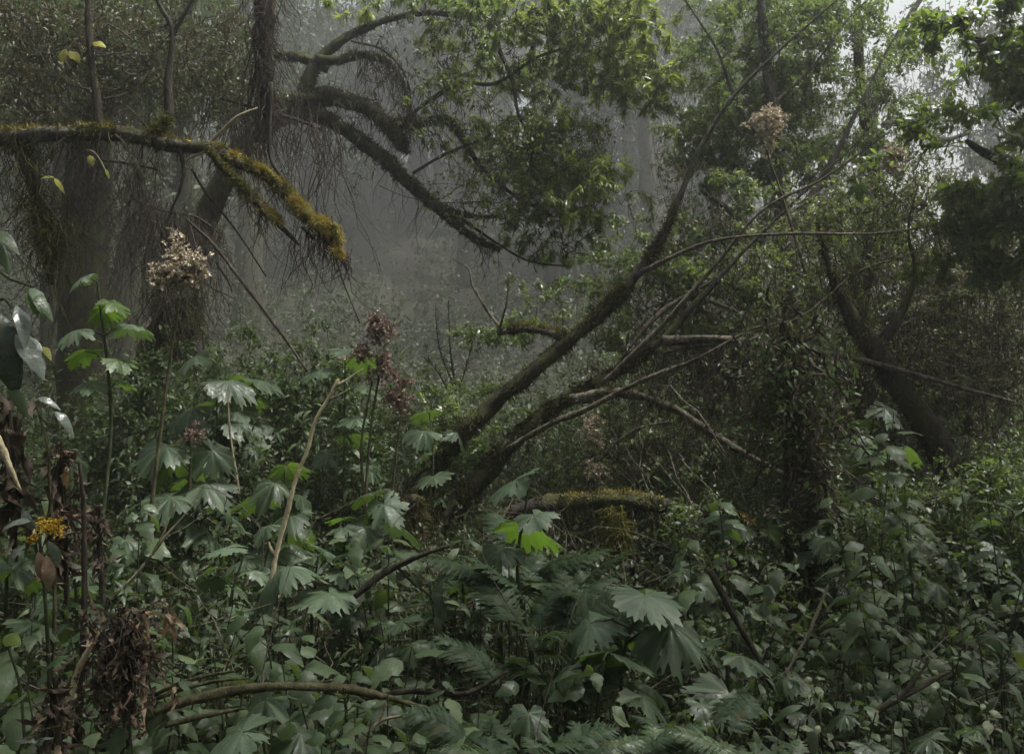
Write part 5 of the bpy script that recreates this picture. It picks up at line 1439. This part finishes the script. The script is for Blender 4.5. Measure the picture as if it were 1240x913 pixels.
# ---- wilted brown plants
def wilted(label, px, y0, y1, Y, wpx, n, seed, pale=.15, size_px=30):
    g = np.random.default_rng(seed)
    b = plant_base(px, Y)
    t = thing('wilted_plant', label, 'dead plant', b)
    p = px_path([(px + 6, min(y1 + 40, 905), .009), (px + 2, (y0 + y1) / 2, .008), (px, y0, .005)], Y, 6)
    ge = Geo(); V, q = tubes(p[None, :, :3], p[None, :, 3], 5); ge.add(V, None, q)
    for i in range(n):
        a = p[int(g.uniform(.35, 1) * (len(p) - 1)), :3]
        pos = P(px + g.normal(0, wpx * .45), g.uniform(y0, y1), Y) + np.array([0, g.normal(0, PX(wpx * .4, Y)), 0])
        if g.uniform() < .5:
            V, q = tubes(np.array([[a, (a + pos) / 2 + [0, 0, .02], pos]]), np.array([[.003, .002, .0015]]), 3); ge.add(V, None, q)
        mt = 'leaf_dead_pale' if g.uniform() < pale else 'leaf_dead'
        part('leaf', blade_mesh(mt, 'dead', int(g.integers(0, 6))), t, frame(loc(t, pos), g.normal(0, .45, 3) + [0, 0, -1], g.normal(0, 1, 3), PX(size_px, Y) * g.uniform(.6, 1.4)))
    ge.build('stem', M['root'], t)
    return t


wilted('heap of crumpled dead brown leaves hanging at the front by the broken cane', 150, 735, 880, 2.35, 62, 280, 991, .2, 19)
wilted('wilted brown plant hanging from the dead stalk under the pale oval leaves', 75, 535, 690, 2.75, 22, 110, 992, .12, 22)
wilted('shrivelled reddish-brown leaves at the very edge', 12, 480, 640, 2.7, 22, 44, 993, .1, 36)
wilted('thin wilted plant beside the heap, close to the dark stalk', 118, 610, 690, 2.6, 16, 40, 994, .12, 20)
wilted('shrivelled leaves curled round the foot of the broken cane', 66, 820, 905, 2.15, 24, 44, 995, .15, 24)
t = thing('curled_dead_leaf', 'curled pale pink-brown dead leaf on top of the crumpled heap', 'leaf', tuple(P(200, 745, 2.3)))
for k in range(3):
    part('leaf' if k == 0 else 'fold', blade_mesh('leaf_dead_pale', 'dead', k), t, frame((.004 * k, 0, .003 * k), (1 - k * .5, -.3, -.35 - .3 * k), (.2 * k, -.6, .8), PX(30, 2.3)))
t = thing('curled_dead_leaf', 'small white curled leaf at the bottom corner below the cane', 'leaf', tuple(P(46, 903, 2.0)))
for k in range(2):
    part('leaf' if k == 0 else 'fold', blade_mesh('leaf_grey', 'dead', k), t, frame((.004 * k, 0, .003 * k), (.4 - k, -.3, .5), (.2 * k, -.6, .8), PX(24, 2.0)))
t = thing('bright_leaf_sprig', 'single bright yellow-green leaf low at the front left', 'sprig', plant_base(18, 2.3))
p = px_path([(30, 900, .004), (24, 830, .004), (8, 778, .003)], 2.3, 4); ge = Geo(); V, q = tubes(p[None, :, :3], p[None, :, 3], 4); ge.add(V, None, q); ge.build('stem', M['green_stem'], t)
part('leaf', blade_mesh('leaf_bright', 'round', 0), t, frame(loc(t, P(5, 770, 2.3)), P(32, 782, 2.25) - P(5, 770, 2.3), (0, -.7, .7), PX(30, 2.3)))
t = thing('bright_leaf_sprig', 'single bright green leaf low at the far right edge', 'sprig', plant_base(1240, 2.6))
p = px_path([(1248, 900, .004), (1246, 850, .004), (1244, 800, .003)], 2.6, 4); ge = Geo(); V, q = tubes(p[None, :, :3], p[None, :, 3], 4); ge.add(V, None, q); ge.build('stem', M['green_stem'], t)
part('leaf', blade_mesh('leaf_bright', 'round', 1), t, frame(loc(t, P(1244, 808, 2.6)), P(1230, 784, 2.55) - P(1244, 808, 2.6), (-.3, -.8, .4), PX(28, 2.6)))

# ---- the mass nobody could count
def cover(name, zones, T, mat, seed, stem=True):
    g = np.random.default_rng(seed)
    ge, gs = Geo(), Geo()
    for (xa, xb, ya, yb, ha, hb, n, per, size) in zones:
        Y = np.sqrt(g.uniform(ya ** 2, yb ** 2, n)); px = g.uniform(xa, xb, n)
        x = (px - CX) / F * Y
        z = ground_z(x, Y)
        clump = .6 + .4 * np.sin(x * 2.3 + 1.7 * np.sin(Y * 1.9)) * np.cos(Y * 1.6 + x)
        H = (ha + (hb - ha) * g.uniform(0, 1, n) ** 1.3) * (.55 + .45 * clump / .8)
        B, R = strands(np.stack([x, Y, z - .02], 1), H, .004, 5, .035, np.tile([0, 0, 1.0], (n, 1)) + g.normal(0, .25, (n, 3)), -.6, g=g)
        V, q = tubes(B, R, 3); gs.add(V, None, q)
        leaves_on(ge, B, per, T, size, .12, .9, .15, .35, .5, g=g, offset=.04)
    o = ge.build(name, M[mat]); o['kind'] = 'stuff'
    o = gs.build(name + '_stems', M['twig']); o['kind'] = 'stuff'


cover('undergrowth', [(-250, 1490, 2.2, 4.5, .25, .58, 3400, 18, .045), (-250, 1490, 4.5, 8, .3, .75, 3600, 22, .05), (-250, 1490, 8, 15, .5, 1.5, 2600, 22, .085), (200, 440, 6, 9, .8, 1.75, 650, 30, .06),
                      (1060, 1400, 4.2, 8, .6, 1.25, 1200, 26, .05), (860, 1060, 4.2, 8, .3, .8, 500, 26, .05), (-120, 260, 3.2, 6, .5, 1.0, 600, 24, .055), (430, 640, 5.8, 8, .3, .6, 400, 26, .05)], T_SMALL, 'leaf_cover', 1001)
cover('tall_undergrowth', [(-250, 560, 7.5, 13, 1.0, 2.2, 700, 34, .08), (700, 1500, 8.5, 14, 1.2, 2.6, 1300, 34, .08), (560, 760, 9, 13, .8, 1.5, 300, 30, .08)], T_OVAL, 'leaf_cover', 1002)


# dead thin stems lying and arching through the undergrowth, and fallen leaves
g = np.random.default_rng(1003)
n = 1500
Y = np.sqrt(g.uniform(2.0 ** 2, 9.5 ** 2, n)); px = g.uniform(-150, 1400, n); x = (px - CX) / F * Y
st = np.stack([x, Y, ground_z(x, Y) + g.uniform(.05, .55, n)], 1)
B, R = strands(st, g.uniform(.25, 1.1, n), g.uniform(.0015, .0045, n), 7, .07, g.normal(0, 1, (n, 3)) * [1, 1, .5] + [0, 0, .45], .35, g=g)
V, q = tubes(B, R, 4)
o = Geo().add(V, None, q).build('dead_stems', M['twig_pale']); o['kind'] = 'stuff'
n = 5000
Y = np.sqrt(g.uniform(2.0 ** 2, 9 ** 2, n)); px = g.uniform(-150, 1400, n); x = (px - CX) / F * Y
ge = Geo(); scatter(ge, blade(3, .5, .4, .5, .4), np.stack([x, Y, ground_z(x, Y) + g.uniform(.03, .4, n) * (g.uniform(0, 1, n) < .5)], 1), g.normal(0, 1, (n, 3)), g.normal(0, .6, (n, 3)) + [0, 0, 1], g.uniform(.03, .075, n))
o = ge.build('dead_leaf_litter', M['leaf_dead']); o['kind'] = 'stuff'

cover('distant_undergrowth', [(-300, 1500, 14, 24, .9, 2.2, 2000, 34, .1), (-300, 1500, 24, 44, 1.5, 4.5, 2200, 34, .18), (-350, 1000, 44, 90, 2.5, 7, 2200, 32, .34)], T_OVAL, 'leaf_mist', 1004)

# ------------------------------------------------------------------ the air
m = bpy.data.materials.new('haze')
m.use_nodes = True
nt = m.node_tree
nt.nodes.remove(nt.nodes['Principled BSDF'])
pv = nt.nodes.new('ShaderNodeVolumePrincipled')
pv.inputs['Color'].default_value = (0.93, 0.94, 0.945, 1)
pv.inputs['Density'].default_value = HAZE_DENSITY
pv.inputs['Anisotropy'].default_value = 0.7
nt.links.new(pv.outputs[0], nt.nodes['Material Output'].inputs['Volume'])
hz = Geo()
x0, x1, y0, y1, z0, z1 = -166, 166, -166, 166, -2.0, 58.0
hz.add([(x0, y0, z0), (x1, y0, z0), (x1, y1, z0), (x0, y1, z0), (x0, y0, z1), (x1, y0, z1), (x1, y1, z1), (x0, y1, z1)], None,
       [(0, 3, 2, 1), (4, 5, 6, 7), (0, 1, 5, 4), (1, 2, 6, 5), (2, 3, 7, 6), (3, 0, 4, 7)])
ho = hz.build('haze', m, flat=True)
ho['kind'] = 'stuff'
